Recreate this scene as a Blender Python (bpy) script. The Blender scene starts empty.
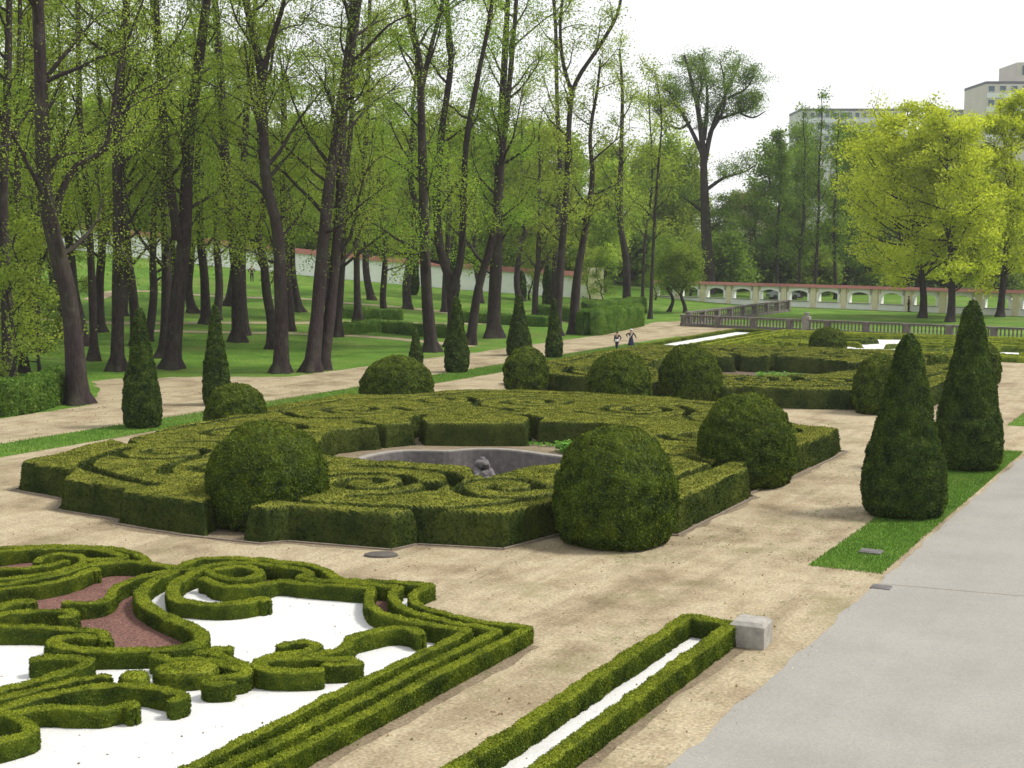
import bpy, math, random
import numpy as np
from mathutils import Vector
R = math.radians
rng = np.random.default_rng(7)
random.seed(7)
HAZE = .00023
sc = bpy.context.scene
col = sc.collection

# ------------------------------------------------------------------ camera model
F, HZ, VX, CH = 1330.0, 243.0, 1265.0, 7.5
PITCH = math.atan((384 - HZ) / F)
YAW = math.atan((VX - 512) / (F / math.cos(PITCH)))
cP, sP, cY, sY = math.cos(PITCH), math.sin(PITCH), math.cos(YAW), math.sin(YAW)

def terrain(x, y):
    x = np.asarray(x, float)
    t = np.clip(-x - 55, 0, 95)
    return 0.0111 * t ** 1.5

def ray(px, py):
    d0, d1 = (px - 512) / F, (384 - py) / F
    r, fw, up = d0, cP + d1 * sP, d1 * cP - sP
    return np.array([-sY * fw + cY * r, cY * fw + sY * r, up])

def ground(px, py, z=0.0):
    d = ray(px, py); t = (z - CH) / d[2]
    return d[:2] * t

def on_terrain(px, py):
    d = ray(px, py); t = 10.0
    for _ in range(6000):
        p = d * t
        if CH + p[2] <= terrain(p[0], p[1]): break
        t += 0.05 + t * 0.0006
    return np.array([p[0], p[1], float(terrain(p[0], p[1]))])

def depth_pt(px, py, dist):
    """point on the pixel's ray at horizontal distance dist along the heading"""
    d = ray(px, py); fw = -sY * d[0] + cY * d[1]
    t = dist / fw
    return np.array([d[0] * t, d[1] * t, CH + d[2] * t])

def heading_dist(x, y): return -sY * x + cY * y

# ------------------------------------------------------------------ numpy noise
def _hash(ix, iy, iz):
    n = (ix * 374761393 + iy * 668265263 + iz * 2147483647 + 1013904223) & 0xffffffff
    n = ((n ^ (n >> 13)) * 1274126177) & 0xffffffff
    n = (n ^ (n >> 16)) & 0xffffffff
    return n / 4294967295.0

def vnoise(p):
    p = np.asarray(p, float); i = np.floor(p).astype(np.int64); f = p - i
    f = f * f * (3 - 2 * f)
    r = 0
    for dx in (0, 1):
        for dy in (0, 1):
            for dz in (0, 1):
                w = (f[:, 0] if dx else 1 - f[:, 0]) * (f[:, 1] if dy else 1 - f[:, 1]) * (f[:, 2] if dz else 1 - f[:, 2])
                r = r + w * _hash(i[:, 0] + dx, i[:, 1] + dy, i[:, 2] + dz)
    return r * 2 - 1

# ------------------------------------------------------------------ mesh collector
class Geo:
    def __init__(s): s.v = []; s.q = []; s.t = []; s.n = 0; s.qa = []; s.ta = []
    def add(s, verts, quads=None, tris=None, a=0.0, at=None):
        verts = np.asarray(verts, float).reshape(-1, 3)
        if quads is not None and len(quads):
            quads = np.asarray(quads, np.int64).reshape(-1, 4)
            s.q.append(quads + s.n); s.qa.append(np.broadcast_to(np.asarray(a, float), (len(quads),)))
        if tris is not None and len(tris):
            tris = np.asarray(tris, np.int64).reshape(-1, 3)
            s.t.append(tris + s.n); s.ta.append(np.broadcast_to(np.asarray(a if at is None else at, float), (len(tris),)))
        s.v.append(verts); s.n += len(verts)
        return s
    def arrays(s):
        V = np.concatenate(s.v)
        Q = np.concatenate(s.q) if s.q else np.zeros((0, 4), np.int64)
        T = np.concatenate(s.t) if s.t else np.zeros((0, 3), np.int64)
        A = np.concatenate([*s.qa, *s.ta]) if (s.qa or s.ta) else np.zeros(0)
        return V, Q, T, A
    def box(s, c, sz, rz=0.0, taper=1.0, bev=0.0):
        c = np.asarray(c, float); x, y, z = np.asarray(sz, float) / 2
        P = []
        if bev > 0:
            levels = [(-z, 1), (z - bev, 1), (z, 0)]
            for zz, full in levels:
                ix = x if full else x - bev; iy = y if full else y - bev
                P += [(-ix, -iy, zz), (ix, -iy, zz), (ix, iy, zz), (-ix, iy, zz)]
            q = [(3, 2, 1, 0), (8, 9, 10, 11)]
            for l in (0, 4):
                for k in range(4): q.append((l + k, l + (k + 1) % 4, l + 4 + (k + 1) % 4, l + 4 + k))
        else:
            for zz, t in ((-z, 1), (z, taper)):
                P += [(-x * t, -y * t, zz), (x * t, -y * t, zz), (x * t, y * t, zz), (-x * t, y * t, zz)]
            q = [(3, 2, 1, 0), (4, 5, 6, 7)] + [(k, (k + 1) % 4, 4 + (k + 1) % 4, 4 + k) for k in range(4)]
        P = np.array(P); cs, sn = math.cos(rz), math.sin(rz)
        P = np.stack([P[:, 0] * cs - P[:, 1] * sn, P[:, 0] * sn + P[:, 1] * cs, P[:, 2]], 1) + c
        return s.add(P, q)
    def tube(s, pts, rad, sides=8, cap=True, a=0.0):
        pts = np.asarray(pts, float); rad = np.broadcast_to(np.asarray(rad, float), (len(pts),))
        tg = np.gradient(pts, axis=0); tg /= np.linalg.norm(tg, axis=1)[:, None] + 1e-9
        ref = np.array([1.0, 0, 0]) if abs(tg[0][0]) < 0.8 else np.array([0, 1.0, 0])
        n1 = np.cross(tg, ref); n1 /= np.linalg.norm(n1, axis=1)[:, None] + 1e-9
        n2 = np.cross(tg, n1)
        an = np.arange(sides) / sides * 2 * math.pi
        V = pts[:, None, :] + rad[:, None, None] * (np.cos(an)[None, :, None] * n1[:, None, :] + np.sin(an)[None, :, None] * n2[:, None, :])
        k = np.arange(sides); q = []
        for i in range(len(pts) - 1):
            q.append(np.stack([i * sides + k, i * sides + (k + 1) % sides, (i + 1) * sides + (k + 1) % sides, (i + 1) * sides + k], 1))
        V = V.reshape(-1, 3); t = None
        if cap:
            n = len(V); V = np.concatenate([V, pts[-1:], pts[:1]])
            l = (len(pts) - 1) * sides
            t = np.concatenate([np.stack([l + k, l + (k + 1) % sides, np.full(sides, n)], 1), np.stack([(k + 1) % sides, k, np.full(sides, n + 1)], 1)])
        return s.add(V, np.concatenate(q), t, a=a)
    def lathe(s, prof, c=(0, 0, 0), seg=24):
        an = np.arange(seg) / seg * 2 * math.pi; V = []
        for r, z in prof: V.append(np.stack([c[0] + r * np.cos(an), c[1] + r * np.sin(an), np.full(seg, c[2] + z)], 1))
        V = np.concatenate(V); k = np.arange(seg); q = []
        for i in range(len(prof) - 1):
            q.append(np.stack([i * seg + k, i * seg + (k + 1) % seg, (i + 1) * seg + (k + 1) % seg, (i + 1) * seg + k], 1))
        return s.add(V, np.concatenate(q))
    def build(s, name, mat, parent=None, smooth=False, loc=None):
        V, Q, T, A = s.arrays()
        if loc is not None: V = V - np.asarray(loc, float)
        me = bpy.data.meshes.new(name)
        me.vertices.add(len(V)); me.vertices.foreach_set('co', V.astype(np.float32).ravel())
        me.loops.add(Q.size + T.size)
        me.loops.foreach_set('vertex_index', np.concatenate([Q.ravel(), T.ravel()]).astype(np.int32))
        me.polygons.add(len(Q) + len(T))
        me.polygons.foreach_set('loop_start', np.concatenate([np.arange(len(Q)) * 4, Q.size + np.arange(len(T)) * 3]).astype(np.int32))
        me.update(calc_edges=True)
        me.polygons.foreach_set('use_smooth', np.full(len(Q) + len(T), smooth, bool))
        if A.any():
            at = me.attributes.new('tip', 'FLOAT', 'FACE'); at.data.foreach_set('value', A.astype(np.float32))
        me.materials.append(mat)
        o = bpy.data.objects.new(name, me); col.objects.link(o)
        if loc is not None: o.location = loc
        if parent is not None: o.parent = parent
        return o

def scatter(geo, density, size, normal_jit=0.8, lift=0.02, seed=0, tipmode=None, aspect=0.62, pick=None):
    """leaf-sized faces over the surface already in geo"""
    V, Q, T, A = geo.arrays(); r = np.random.default_rng(seed)
    tri = np.concatenate([Q[:, [0, 1, 2]], Q[:, [0, 2, 3]], T]); nq = len(Q)
    ta = np.concatenate([A[:nq], A[:nq], A[nq:]])
    a, b, c = V[tri[:, 0]], V[tri[:, 1]], V[tri[:, 2]]
    cr = np.cross(b - a, c - a); ar = np.linalg.norm(cr, axis=1) / 2
    if pick is not None: ar = ar * pick((a + b + c) / 3)
    n = int(ar.sum() * density)
    if n == 0: return geo
    idx = r.choice(len(tri), n, p=ar / ar.sum())
    u, v = r.random(n), r.random(n); m = u + v > 1; u[m], v[m] = 1 - u[m], 1 - v[m]
    nn = cr[idx] / (np.linalg.norm(cr[idx], axis=1)[:, None] + 1e-12)
    p = a[idx] + (b - a)[idx] * u[:, None] + (c - a)[idx] * v[:, None] + nn * (r.random(n) * lift)[:, None]
    nd = nn + r.normal(0, normal_jit, (n, 3)); nd /= np.linalg.norm(nd, axis=1)[:, None]
    leaves(geo, p, nd, size * r.uniform(0.65, 1.35, n), r, aspect, ta[idx])
    return geo

def leaves(geo, p, nd, size, r, aspect=0.62, a=0.0):
    n = len(p)
    t = np.cross(nd, r.normal(0, 1, (n, 3))); t /= np.linalg.norm(t, axis=1)[:, None] + 1e-9
    w = np.cross(nd, t)
    L = np.asarray(size)[:, None]
    P = np.stack([p - t * L * .5, p + w * L * .5 * aspect - t * L * .06, p + t * L * .5, p - w * L * .5 * aspect - t * L * .06], 1)
    geo.add(P.reshape(-1, 3), np.arange(n * 4).reshape(-1, 4), a=a)

# ------------------------------------------------------------------ bookkeeping
def tag(o, label=None, cat=None, group=None, kind=None):
    if label: o['label'] = label
    if cat: o['category'] = cat
    if group: o['group'] = group
    if kind: o['kind'] = kind
    return o
def empty(name, loc, rz=0.0):
    o = bpy.data.objects.new(name, None); col.objects.link(o)
    o.location = loc; o.rotation_euler = (0, 0, rz); o.empty_display_size = .3
    return o
def copy_tree(root, loc, rz=0.0, s=1.0):
    r = root.copy(); col.objects.link(r); r.location = loc; r.rotation_euler = (0, 0, rz)
    r.scale = (s, s, s) if np.isscalar(s) else s
    for ch in root.children:
        c = ch.copy(); col.objects.link(c); c.parent = r
        for g in ch.children:
            d = g.copy(); col.objects.link(d); d.parent = c
    return r

# ------------------------------------------------------------------ materials
def mat_new(name):
    m = bpy.data.materials.new(name); m.use_nodes = True
    nt = m.node_tree; nt.nodes.clear()
    out = nt.nodes.new('ShaderNodeOutputMaterial')
    return m, nt, out
def N(nt, t, **kw):
    n = nt.nodes.new(t)
    for k, v in kw.items():
        if k in n.inputs: n.inputs[k].default_value = v
        else: setattr(n, k, v)
    return n
def noise(nt, scale, detail=6, rough=.6, vec=None, dist=0.0):
    n = N(nt, 'ShaderNodeTexNoise'); n.inputs['Scale'].default_value = scale
    n.inputs['Detail'].default_value = detail; n.inputs['Roughness'].default_value = rough
    n.inputs['Distortion'].default_value = dist
    if vec is not None: nt.links.new(vec, n.inputs['Vector'])
    return n
def ramp(nt, fac, stops):
    n = N(nt, 'ShaderNodeValToRGB'); e = n.color_ramp.elements
    while len(e) < len(stops): e.new(.5)
    for i, (p, c) in enumerate(stops):
        e[i].position = p; e[i].color = (*c, 1) if len(c) == 3 else c
    nt.links.new(fac, n.inputs['Fac']); return n
def mix(nt, fac, a, b, blend='MIX'):
    n = N(nt, 'ShaderNodeMix', data_type='RGBA', blend_type=blend)
    for sock, v in ((n.inputs[0], fac), (n.inputs[6], a), (n.inputs[7], b)):
        if isinstance(v, bpy.types.NodeSocket): nt.links.new(v, sock)
        elif isinstance(v, (int, float)): sock.default_value = v
        else: sock.default_value = (*v, 1)
    return n.outputs[2]
def worldpos(nt):
    return N(nt, 'ShaderNodeNewGeometry').outputs['Position']
def objpos(nt):
    return N(nt, 'ShaderNodeTexCoord').outputs['Object']
def principled(nt, out, colr, rough=.85, bump=None, bstr=.3, bdist=.02, spec=.3):
    b = N(nt, 'ShaderNodeBsdfPrincipled'); b.inputs['Roughness'].default_value = rough
    b.inputs['Specular IOR Level'].default_value = spec
    if isinstance(colr, bpy.types.NodeSocket): nt.links.new(colr, b.inputs['Base Color'])
    else: b.inputs['Base Color'].default_value = (*colr, 1)
    if bump is not None:
        bn = N(nt, 'ShaderNodeBump'); bn.inputs['Strength'].default_value = bstr; bn.inputs['Distance'].default_value = bdist
        nt.links.new(bump, bn.inputs['Height']); nt.links.new(bn.outputs[0], b.inputs['Normal'])
    nt.links.new(b.outputs[0], out.inputs['Surface'])
    return b

def leafy(name, dark, mid, light, tip=None, patch=.6, transl=.35, rough=.6, perobj=0.0):
    """foliage: every leaf face has its own tint, patches of the plant differ, clipped tops may be bronzed and painted lighter as if lit, sides left dark as shade"""
    m, nt, out = mat_new(name); g = N(nt, 'ShaderNodeNewGeometry')
    pn = noise(nt, patch, 4, .6, g.outputs['Position'])
    ma = N(nt, 'ShaderNodeMath', operation='MULTIPLY_ADD'); ma.inputs[1].default_value = .55; 
    nt.links.new(g.outputs['Random Per Island'], ma.inputs[0])
    m2 = N(nt, 'ShaderNodeMath', operation='MULTIPLY_ADD'); m2.inputs[1].default_value = 1.3; m2.inputs[2].default_value = -.42
    nt.links.new(pn.outputs['Fac'], m2.inputs[0]); nt.links.new(m2.outputs[0], ma.inputs[2])
    c = ramp(nt, ma.outputs[0], [(.08, dark), (.45, mid), (.95, light)]).outputs['Color']
    if tip is not None:
        at = N(nt, 'ShaderNodeAttribute'); at.attribute_name = 'tip'  # face mask for bronzed growth, also painting lit tops against shaded sides
        tn = noise(nt, 1.7, 5, .65, g.outputs['Position'])
        tm = N(nt, 'ShaderNodeMath', operation='MULTIPLY'); nt.links.new(at.outputs['Fac'], tm.inputs[0])
        tr = ramp(nt, tn.outputs['Fac'], [(.32, (.25,) * 3), (.62, (.95,) * 3)])
        nt.links.new(tr.outputs['Color'], tm.inputs[1])
        c2 = ramp(nt, g.outputs['Random Per Island'], [(0, tip[0]), (1, tip[1])]).outputs['Color']
        c = mix(nt, tm.outputs[0], c, c2)
    if perobj:
        oi = N(nt, 'ShaderNodeObjectInfo'); hs = N(nt, 'ShaderNodeHueSaturation')
        mr = N(nt, 'ShaderNodeMapRange'); mr.inputs[3].default_value = .5 - perobj; mr.inputs[4].default_value = .5 + perobj * .6
        nt.links.new(oi.outputs['Random'], mr.inputs[0]); nt.links.new(mr.outputs[0], hs.inputs['Hue'])
        mv = N(nt, 'ShaderNodeMapRange'); mv.inputs[3].default_value = .75; mv.inputs[4].default_value = 1.2
        nt.links.new(oi.outputs['Random'], mv.inputs[0]); nt.links.new(mv.outputs[0], hs.inputs['Value'])
        nt.links.new(c, hs.inputs['Color']); c = hs.outputs['Color']
    d = N(nt, 'ShaderNodeBsdfDiffuse'); t = N(nt, 'ShaderNodeBsdfTranslucent'); gl = N(nt, 'ShaderNodeBsdfGlossy')
    gl.inputs['Roughness'].default_value = rough; gl.inputs['Color'].default_value = (.8, .85, .8, 1)
    nt.links.new(c, d.inputs['Color'])
    tc = mix(nt, 1.0, c, (1.15, 1.2, .55), 'MULTIPLY'); nt.links.new(tc, t.inputs['Color'])
    s1 = N(nt, 'ShaderNodeMixShader'); s1.inputs[0].default_value = transl
    nt.links.new(d.outputs[0], s1.inputs[1]); nt.links.new(t.outputs[0], s1.inputs[2])
    s2 = N(nt, 'ShaderNodeMixShader'); s2.inputs[0].default_value = .010
    nt.links.new(s1.outputs[0], s2.inputs[1]); nt.links.new(gl.outputs[0], s2.inputs[2])
    nt.links.new(s2.outputs[0], out.inputs['Surface'])
    return m

def speckled(name, stops, scale, fine, rough=.95, bstr=.5, bdist=.02, patches=None, finecol=.35, streak=None):
    m, nt, out = mat_new(name); p = worldpos(nt)
    a = noise(nt, scale, 8, .65, p); b = noise(nt, fine, 4, .7, p)
    c = ramp(nt, a.outputs['Fac'], stops).outputs['Color']
    g = ramp(nt, b.outputs['Fac'], [(.3, (1 - finecol,) * 3), (.7, (1 + finecol * .6,) * 3)]).outputs['Color']
    c = mix(nt, 1.0, c, g, 'MULTIPLY')
    if streak:
        mp = N(nt, 'ShaderNodeMapping'); mp.inputs['Scale'].default_value = (1.1, .09, 1); mp.inputs['Rotation'].default_value = (0, 0, streak); nt.links.new(p, mp.inputs['Vector'])
        sn = noise(nt, 1.0, 7, .62, mp.outputs[0], .5); sr = ramp(nt, sn.outputs['Fac'], [(.34, (.74, .72, .70)), (.52, (1,) * 3), (.68, (.86, .84, .80))]).outputs['Color']
        c = mix(nt, 1.0, c, sr, 'MULTIPLY')
    if patches:
        pc, sc_, lo, hi, amt = patches
        pn = noise(nt, sc_, 7, .7, p); pf = ramp(nt, pn.outputs['Fac'], [(lo, (0, 0, 0)), (hi, (amt,) * 3)])
        c = mix(nt, pf.outputs['Color'], c, pc)
    principled(nt, out, c, rough, b.outputs['Fac'], bstr, bdist, .15)
    return m
def plain(name, c, rough=.7, scale=3, var=.25, bump=.15, metal=0):
    m, nt, out = mat_new(name); p = objpos(nt); a = noise(nt, scale, 7, .65, p)
    g = ramp(nt, a.outputs['Fac'], [(.25, tuple(x * (1 - var) for x in c)), (.75, tuple(x * (1 + var) for x in c))]).outputs['Color']
    b = principled(nt, out, g, rough, a.outputs['Fac'], bump, .02); b.inputs['Metallic'].default_value = metal
    return m

M = {}
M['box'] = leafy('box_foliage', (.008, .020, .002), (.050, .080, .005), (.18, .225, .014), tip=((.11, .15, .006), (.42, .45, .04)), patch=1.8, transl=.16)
M['box_old'] = leafy('old_box_foliage', (.006, .013, .003), (.026, .044, .005), (.085, .105, .016), tip=((.09, .12, .012), (.31, .31, .05)), patch=.8, transl=.12)
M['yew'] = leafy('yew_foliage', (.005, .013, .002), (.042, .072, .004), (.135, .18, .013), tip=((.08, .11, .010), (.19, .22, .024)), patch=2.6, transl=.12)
M['thuja'] = leafy('thuja_foliage', (.005, .013, .003), (.030, .056, .006), (.095, .14, .016), patch=2.6, transl=.12)
M['lawn_hedge'] = leafy('lawn_hedge_foliage', (.03, .08, .012), (.09, .175, .022), (.20, .31, .05), patch=1.0)
M['spring'] = leafy('spring_leaf', (.11, .17, .024), (.25, .34, .055), (.43, .50, .10), patch=.22, transl=.58, perobj=.010)
M['spring_green'] = leafy('green_spring_leaf', (.085, .15, .020), (.185, .295, .042), (.34, .44, .08), patch=.22, transl=.58, perobj=.012)
M['wood_leaf'] = leafy('wood_leaf', (.13, .19, .028), (.28, .38, .055), (.46, .54, .10), patch=.22, transl=.6, perobj=.012)
M['maple'] = leafy('yellow_maple_leaf', (.22, .27, .014), (.46, .52, .035), (.66, .69, .09), patch=.35, transl=.5)
M['darkleaf'] = leafy('dark_leaf', (.06, .12, .02), (.14, .225, .035), (.25, .36, .06), patch=.4, transl=.52)
M['plant'] = leafy('bed_plant_leaf', (.05, .13, .02), (.11, .27, .035), (.22, .42, .07), patch=2.0)
M['grassblade'] = leafy('grass_blade', (.04, .10, .012), (.085, .18, .025), (.18, .28, .055), patch=.9, transl=.4)

def bark(name, c1, c2):
    m, nt, out = mat_new(name); p = objpos(nt)
    mp = N(nt, 'ShaderNodeMapping'); mp.inputs['Scale'].default_value = (7, 7, 1.2); nt.links.new(p, mp.inputs['Vector'])
    a = noise(nt, 1.6, 8, .7, mp.outputs[0], .4); b = noise(nt, .5, 3, .5, p)
    c = ramp(nt, a.outputs['Fac'], [(.3, c1), (.7, c2)]).outputs['Color']
    moss = ramp(nt, b.outputs['Fac'], [(.45, (0, 0, 0)), (.7, (.5,) * 3)]).outputs['Color']
    c = mix(nt, moss, c, (.062, .066, .035))
    gp = noise(nt, 1.3, 5, .7, p); gm = ramp(nt, gp.outputs['Fac'], [(.55, (0, 0, 0)), (.72, (.45,) * 3)]).outputs['Color']
    c = mix(nt, gm, c, (.12, .11, .10))
    principled(nt, out, c, .95, a.outputs['Fac'], .9, .05, .1); return m
M['bark'] = bark('bark', (.012, .009, .010), (.066, .050, .050))
M['bark_grey'] = bark('grey_bark', (.05, .042, .036), (.13, .105, .09))

M['sand'] = speckled('sandy_path', [(.30, (.185, .143, .088)), (.42, (.31, .25, .16)), (.55, (.425, .36, .24)), (.70, (.27, .21, .135))], .40, 15, bstr=.6, bdist=.02,
                     patches=((.17, .165, .075), .5, .53, .68, .6), finecol=.45, streak=.06)
M['white_gravel'] = speckled('white_gravel', [(.2, (.52, .52, .50)), (.5, (.645, .645, .63)), (.85, (.60, .60, .585))], 1.1, 30, bstr=.6, bdist=.02, finecol=.2, patches=((.42, .42, .36), 5.0, .66, .74, .6))
M['red_gravel'] = speckled('red_gravel', [(.2, (.13, .068, .056)), (.6, (.195, .102, .082)), (.85, (.245, .135, .11))], 2.0, 22, bstr=.9, bdist=.025, finecol=.75)
M['lawn'] = speckled('lawn', [(.25, (.045, .115, .010)), (.5, (.09, .19, .018)), (.72, (.17, .27, .040))], .30, 5, bstr=.9, bdist=.08,
                     patches=((.20, .18, .07), .13, .50, .72, .55), finecol=.5)
M['dirt'] = speckled('worn_dirt', [(.25, (.15, .115, .075)), (.5, (.22, .175, .115)), (.75, (.29, .235, .155))], .9, 16, bstr=.7, bdist=.02, patches=((.10, .12, .04), 1.2, .55, .7, .5), finecol=.5)
M['soil'] = speckled('dark_soil', [(.2, (.09, .065, .045)), (.8, (.17, .13, .09))], 1.0, 18, bstr=.6)

def asphalt():
    m, nt, out = mat_new('asphalt'); p = worldpos(nt)
    a = noise(nt, .45, 8, .6, p); b = noise(nt, 22, 8, .75, p); s2 = noise(nt, 2.2, 6, .7, p)
    c = ramp(nt, a.outputs['Fac'], [(.25, (.245, .235, .21)), (.5, (.28, .27, .243)), (.78, (.315, .303, .272))]).outputs['Color']
    g = ramp(nt, b.outputs['Fac'], [(.32, (.80,) * 3), (.66, (1.12,) * 3)]).outputs['Color']
    c = mix(nt, 1.0, c, g, 'MULTIPLY')
    # long faint tyre and patch streaks along the drive
    mp = N(nt, 'ShaderNodeMapping'); mp.inputs['Scale'].default_value = (1.6, .10, 1); nt.links.new(p, mp.inputs['Vector'])
    st = noise(nt, 1.0, 5, .6, mp.outputs[0]); sr = ramp(nt, st.outputs['Fac'], [(.35, (.975,) * 3), (.65, (1.02,) * 3)]).outputs['Color']
    c = mix(nt, 1.0, c, sr, 'MULTIPLY')
    cr = ramp(nt, s2.outputs['Fac'], [(.64, (0, 0, 0)), (.72, (.30,) * 3)]).outputs['Color']
    c = mix(nt, cr, c, (.40, .37, .31))
    principled(nt, out, c, .9, b.outputs['Fac'], .35, .008, .2); return m
M['asphalt'] = asphalt()
M['pebble'] = plain('pebble', (.50, .46, .38), .9, 40, .4, 0)
M['stone'] = plain('grey_stone', (.30, .285, .255), .85, 5, .35, .4)
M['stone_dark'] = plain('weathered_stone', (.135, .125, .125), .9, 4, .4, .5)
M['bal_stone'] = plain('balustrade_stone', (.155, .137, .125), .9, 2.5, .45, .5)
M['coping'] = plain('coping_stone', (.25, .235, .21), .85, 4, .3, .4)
M['plaster_white'] = plain('white_plaster', (.88, .88, .87), .85, 1.2, .08, .1)
M['edging'] = plain('edging_stone', (.19, .155, .12), .95, 6, .4, .4)
M['plaster_pale'] = plain('pale_plaster', (.82, .81, .75), .85, 1.2, .1, .1)
M['plaster_cream'] = plain('cream_plaster', (.76, .68, .48), .85, 1.2, .1, .1)
M['tile'] = plain('red_roof_tile', (.20, .085, .065), .9, 6, .35, .4)
M['conc'] = plain('block_concrete', (.52, .52, .51), .9, .3, .12, .1)
M['conc_beige'] = plain('beige_render', (.55, .51, .46), .9, .3, .1, .1)
M['panel_white'] = plain('white_panel', (.62, .65, .68), .8, .3, .06, .05)
M['glass'] = plain('window_glass', (.10, .14, .18), .2, .5, .3, .0)
M['roofdark'] = plain('dark_roof', (.16, .16, .18), .9, .5, .2, .1)
M['iron'] = plain('cast_iron', (.09, .08, .07), .7, 6, .3, .4)
M['white_cloth'] = plain('white_cloth', (.72, .72, .72), .9, 8, .06)
M['black_cloth'] = plain('black_cloth', (.018, .018, .026), .9, 8, .2)
M['navy_cloth'] = plain('navy_cloth', (.022, .028, .07), .9, 8, .2)
M['red_cloth'] = plain('red_cloth', (.30, .035, .035), .9, 8, .2)
M['skin'] = plain('skin', (.50, .30, .22), .6, 10, .06, 0)
M['hair'] = plain('brown_hair', (.05, .03, .02), .7, 30, .3)
M['car'] = plain('silver_car_paint', (.25, .26, .28), .35, 5, .04, 0, .3)
M['tyre'] = plain('tyre', (.03, .03, .03), .9, 8, .1)
M['leaf_litter'] = leafy('leaf_litter', (.10, .06, .025), (.18, .11, .05), (.30, .2, .1), patch=1)

# ------------------------------------------------------------------ ground and its layers
def seg_dist(PXY, pts):
    d = np.full(len(PXY), 1e9)
    for a, b in zip(pts[:-1], pts[1:]):
        ab = b - a; t = np.clip(((PXY - a) @ ab) / (ab @ ab + 1e-12), 0, 1)
        d = np.minimum(d, np.linalg.norm(PXY - a - t[:, None] * ab, axis=1))
    return d
def poly_sdf(PXY, poly):
    poly = np.asarray(poly, float); d = seg_dist(PXY, np.concatenate([poly, poly[:1]]))
    x, y = PXY[:, 0], PXY[:, 1]; ins = np.zeros(len(PXY), bool)
    for (x1, y1), (x2, y2) in zip(poly, np.roll(poly, -1, 0)):
        c = ((y1 > y) != (y2 > y)); xi = (x2 - x1) * (y - y1) / (y2 - y1 + 1e-12) + x1
        ins ^= c & (x < xi)
    return np.where(ins, d, -d)
PC = np.array([-23.95, 39.3])          # centre of the pool parterre
def quatre(s, n=96, c=(0.90, -2.05)):
    a = np.arange(n) / n * 2 * math.pi
    ka = np.radians([-45, 0, 43, 69, 98, 114, 129, 142, 155, 180, 225, 270, 315, 360, 403]); kr = [3.6, 3.9, 4.2, 3.6, 3.65, 3.4, 2.95, 3.3, 3.75, 3.65, 3.4, 3.5, 3.6, 3.9, 4.2]
    r = np.interp(a, ka, kr); r = (np.roll(r, 1) + 2 * r + np.roll(r, -1)) / 4 * s
    return np.stack([c[0] + r * np.cos(a), c[1] + r * np.sin(a)], 1)
def sheet(name, poly, z, mat, kind='structure', res=None, wob=0.0, hole=None):
    """flat (or terrain-following) sheet filling a polygon, edge worn irregular"""
    P = []
    n = len(poly)
    for i in range(n):
        a, b = np.array(poly[i], float), np.array(poly[(i + 1) % n], float)
        L = np.linalg.norm(b - a); k = max(1, int(L / (res or 1e9)))
        for j in range(k): P.append(a + (b - a) * j / k)
    P = np.array(P)
    if wob:
        q = np.c_[P * 1.3, np.zeros(len(P))]; q2 = np.c_[P * 5.0, np.ones(len(P)) * 7]
        P = P + wob * np.stack([vnoise(q) + .5 * vnoise(q2), vnoise(q + 31) + .5 * vnoise(q2 + 31)], 1)
    from mathutils.geometry import delaunay_2d_cdt
    n0 = len(P); ev = [(i, (i + 1) % n0) for i in range(n0)]
    if hole is not None:
        hole = np.asarray(hole, float); m0 = len(hole); P = np.concatenate([P, hole]); ev += [(n0 + i, n0 + (i + 1) % m0) for i in range(m0)]
    vo, _, fo, _, _, _ = delaunay_2d_cdt([Vector(p) for p in P], ev, [], 0, 1e-6)
    vo = np.array([v[:] for v in vo]); fo = np.array([f for f in fo]); ce = vo[fo].mean(1)
    keep = poly_sdf(ce, P[:n0]) > 0
    if hole is not None: keep &= poly_sdf(ce, hole) < 0
    fo = fo[keep]; aa = vo[fo]; cz = (aa[:, 1, 0] - aa[:, 0, 0]) * (aa[:, 2, 1] - aa[:, 0, 1]) - (aa[:, 1, 1] - aa[:, 0, 1]) * (aa[:, 2, 0] - aa[:, 0, 0])
    fo[cz < 0] = fo[cz < 0][:, ::-1]
    o = Geo().add(np.c_[vo, np.full(len(vo), z)], None, fo).build(name, mat); o['kind'] = kind
    return o

def ribbon(name, pts, width, lift, mat):
    pts = np.array(pts); d = np.gradient(pts[:, :2], axis=0); d /= np.linalg.norm(d, axis=1)[:, None]
    nrm = np.stack([-d[:, 1], d[:, 0]], 1); g = Geo(); V = []
    K = 5
    for j in range(K):
        xy = pts[:, :2] + nrm * ((j / (K - 1) - .5) * width)
        V.append(np.c_[xy, terrain(xy[:, 0], xy[:, 1]) + lift])
    V = np.stack(V, 1); n = len(pts)
    i, j = np.meshgrid(np.arange(n - 1), np.arange(K - 1), indexing='ij')
    q = np.stack([i * K + j, (i + 1) * K + j, (i + 1) * K + j + 1, i * K + j + 1], -1).reshape(-1, 4)
    g.add(V.reshape(-1, 3), q); o = g.build(name, mat, smooth=True); o['kind'] = 'structure'
    return o

def catmull(P, step=.05, closed=False):
    P = np.asarray(P, float)
    if len(P) < 2: return P
    E = np.concatenate([[2 * P[0] - P[1]], P, [2 * P[-1] - P[-2]]]); out = []
    for i in range(1, len(E) - 2):
        p0, p1, p2, p3 = E[i - 1:i + 3]; n = max(2, int(np.linalg.norm(p2 - p1) / step))
        t = (np.arange(n) / n)[:, None]
        out.append(.5 * (2 * p1 + (p2 - p0) * t + (2 * p0 - 5 * p1 + 4 * p2 - p3) * t ** 2 + (3 * p1 - p0 - 3 * p2 + p3) * t ** 3))
    out.append(P[-1:]); return np.concatenate(out)

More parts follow.
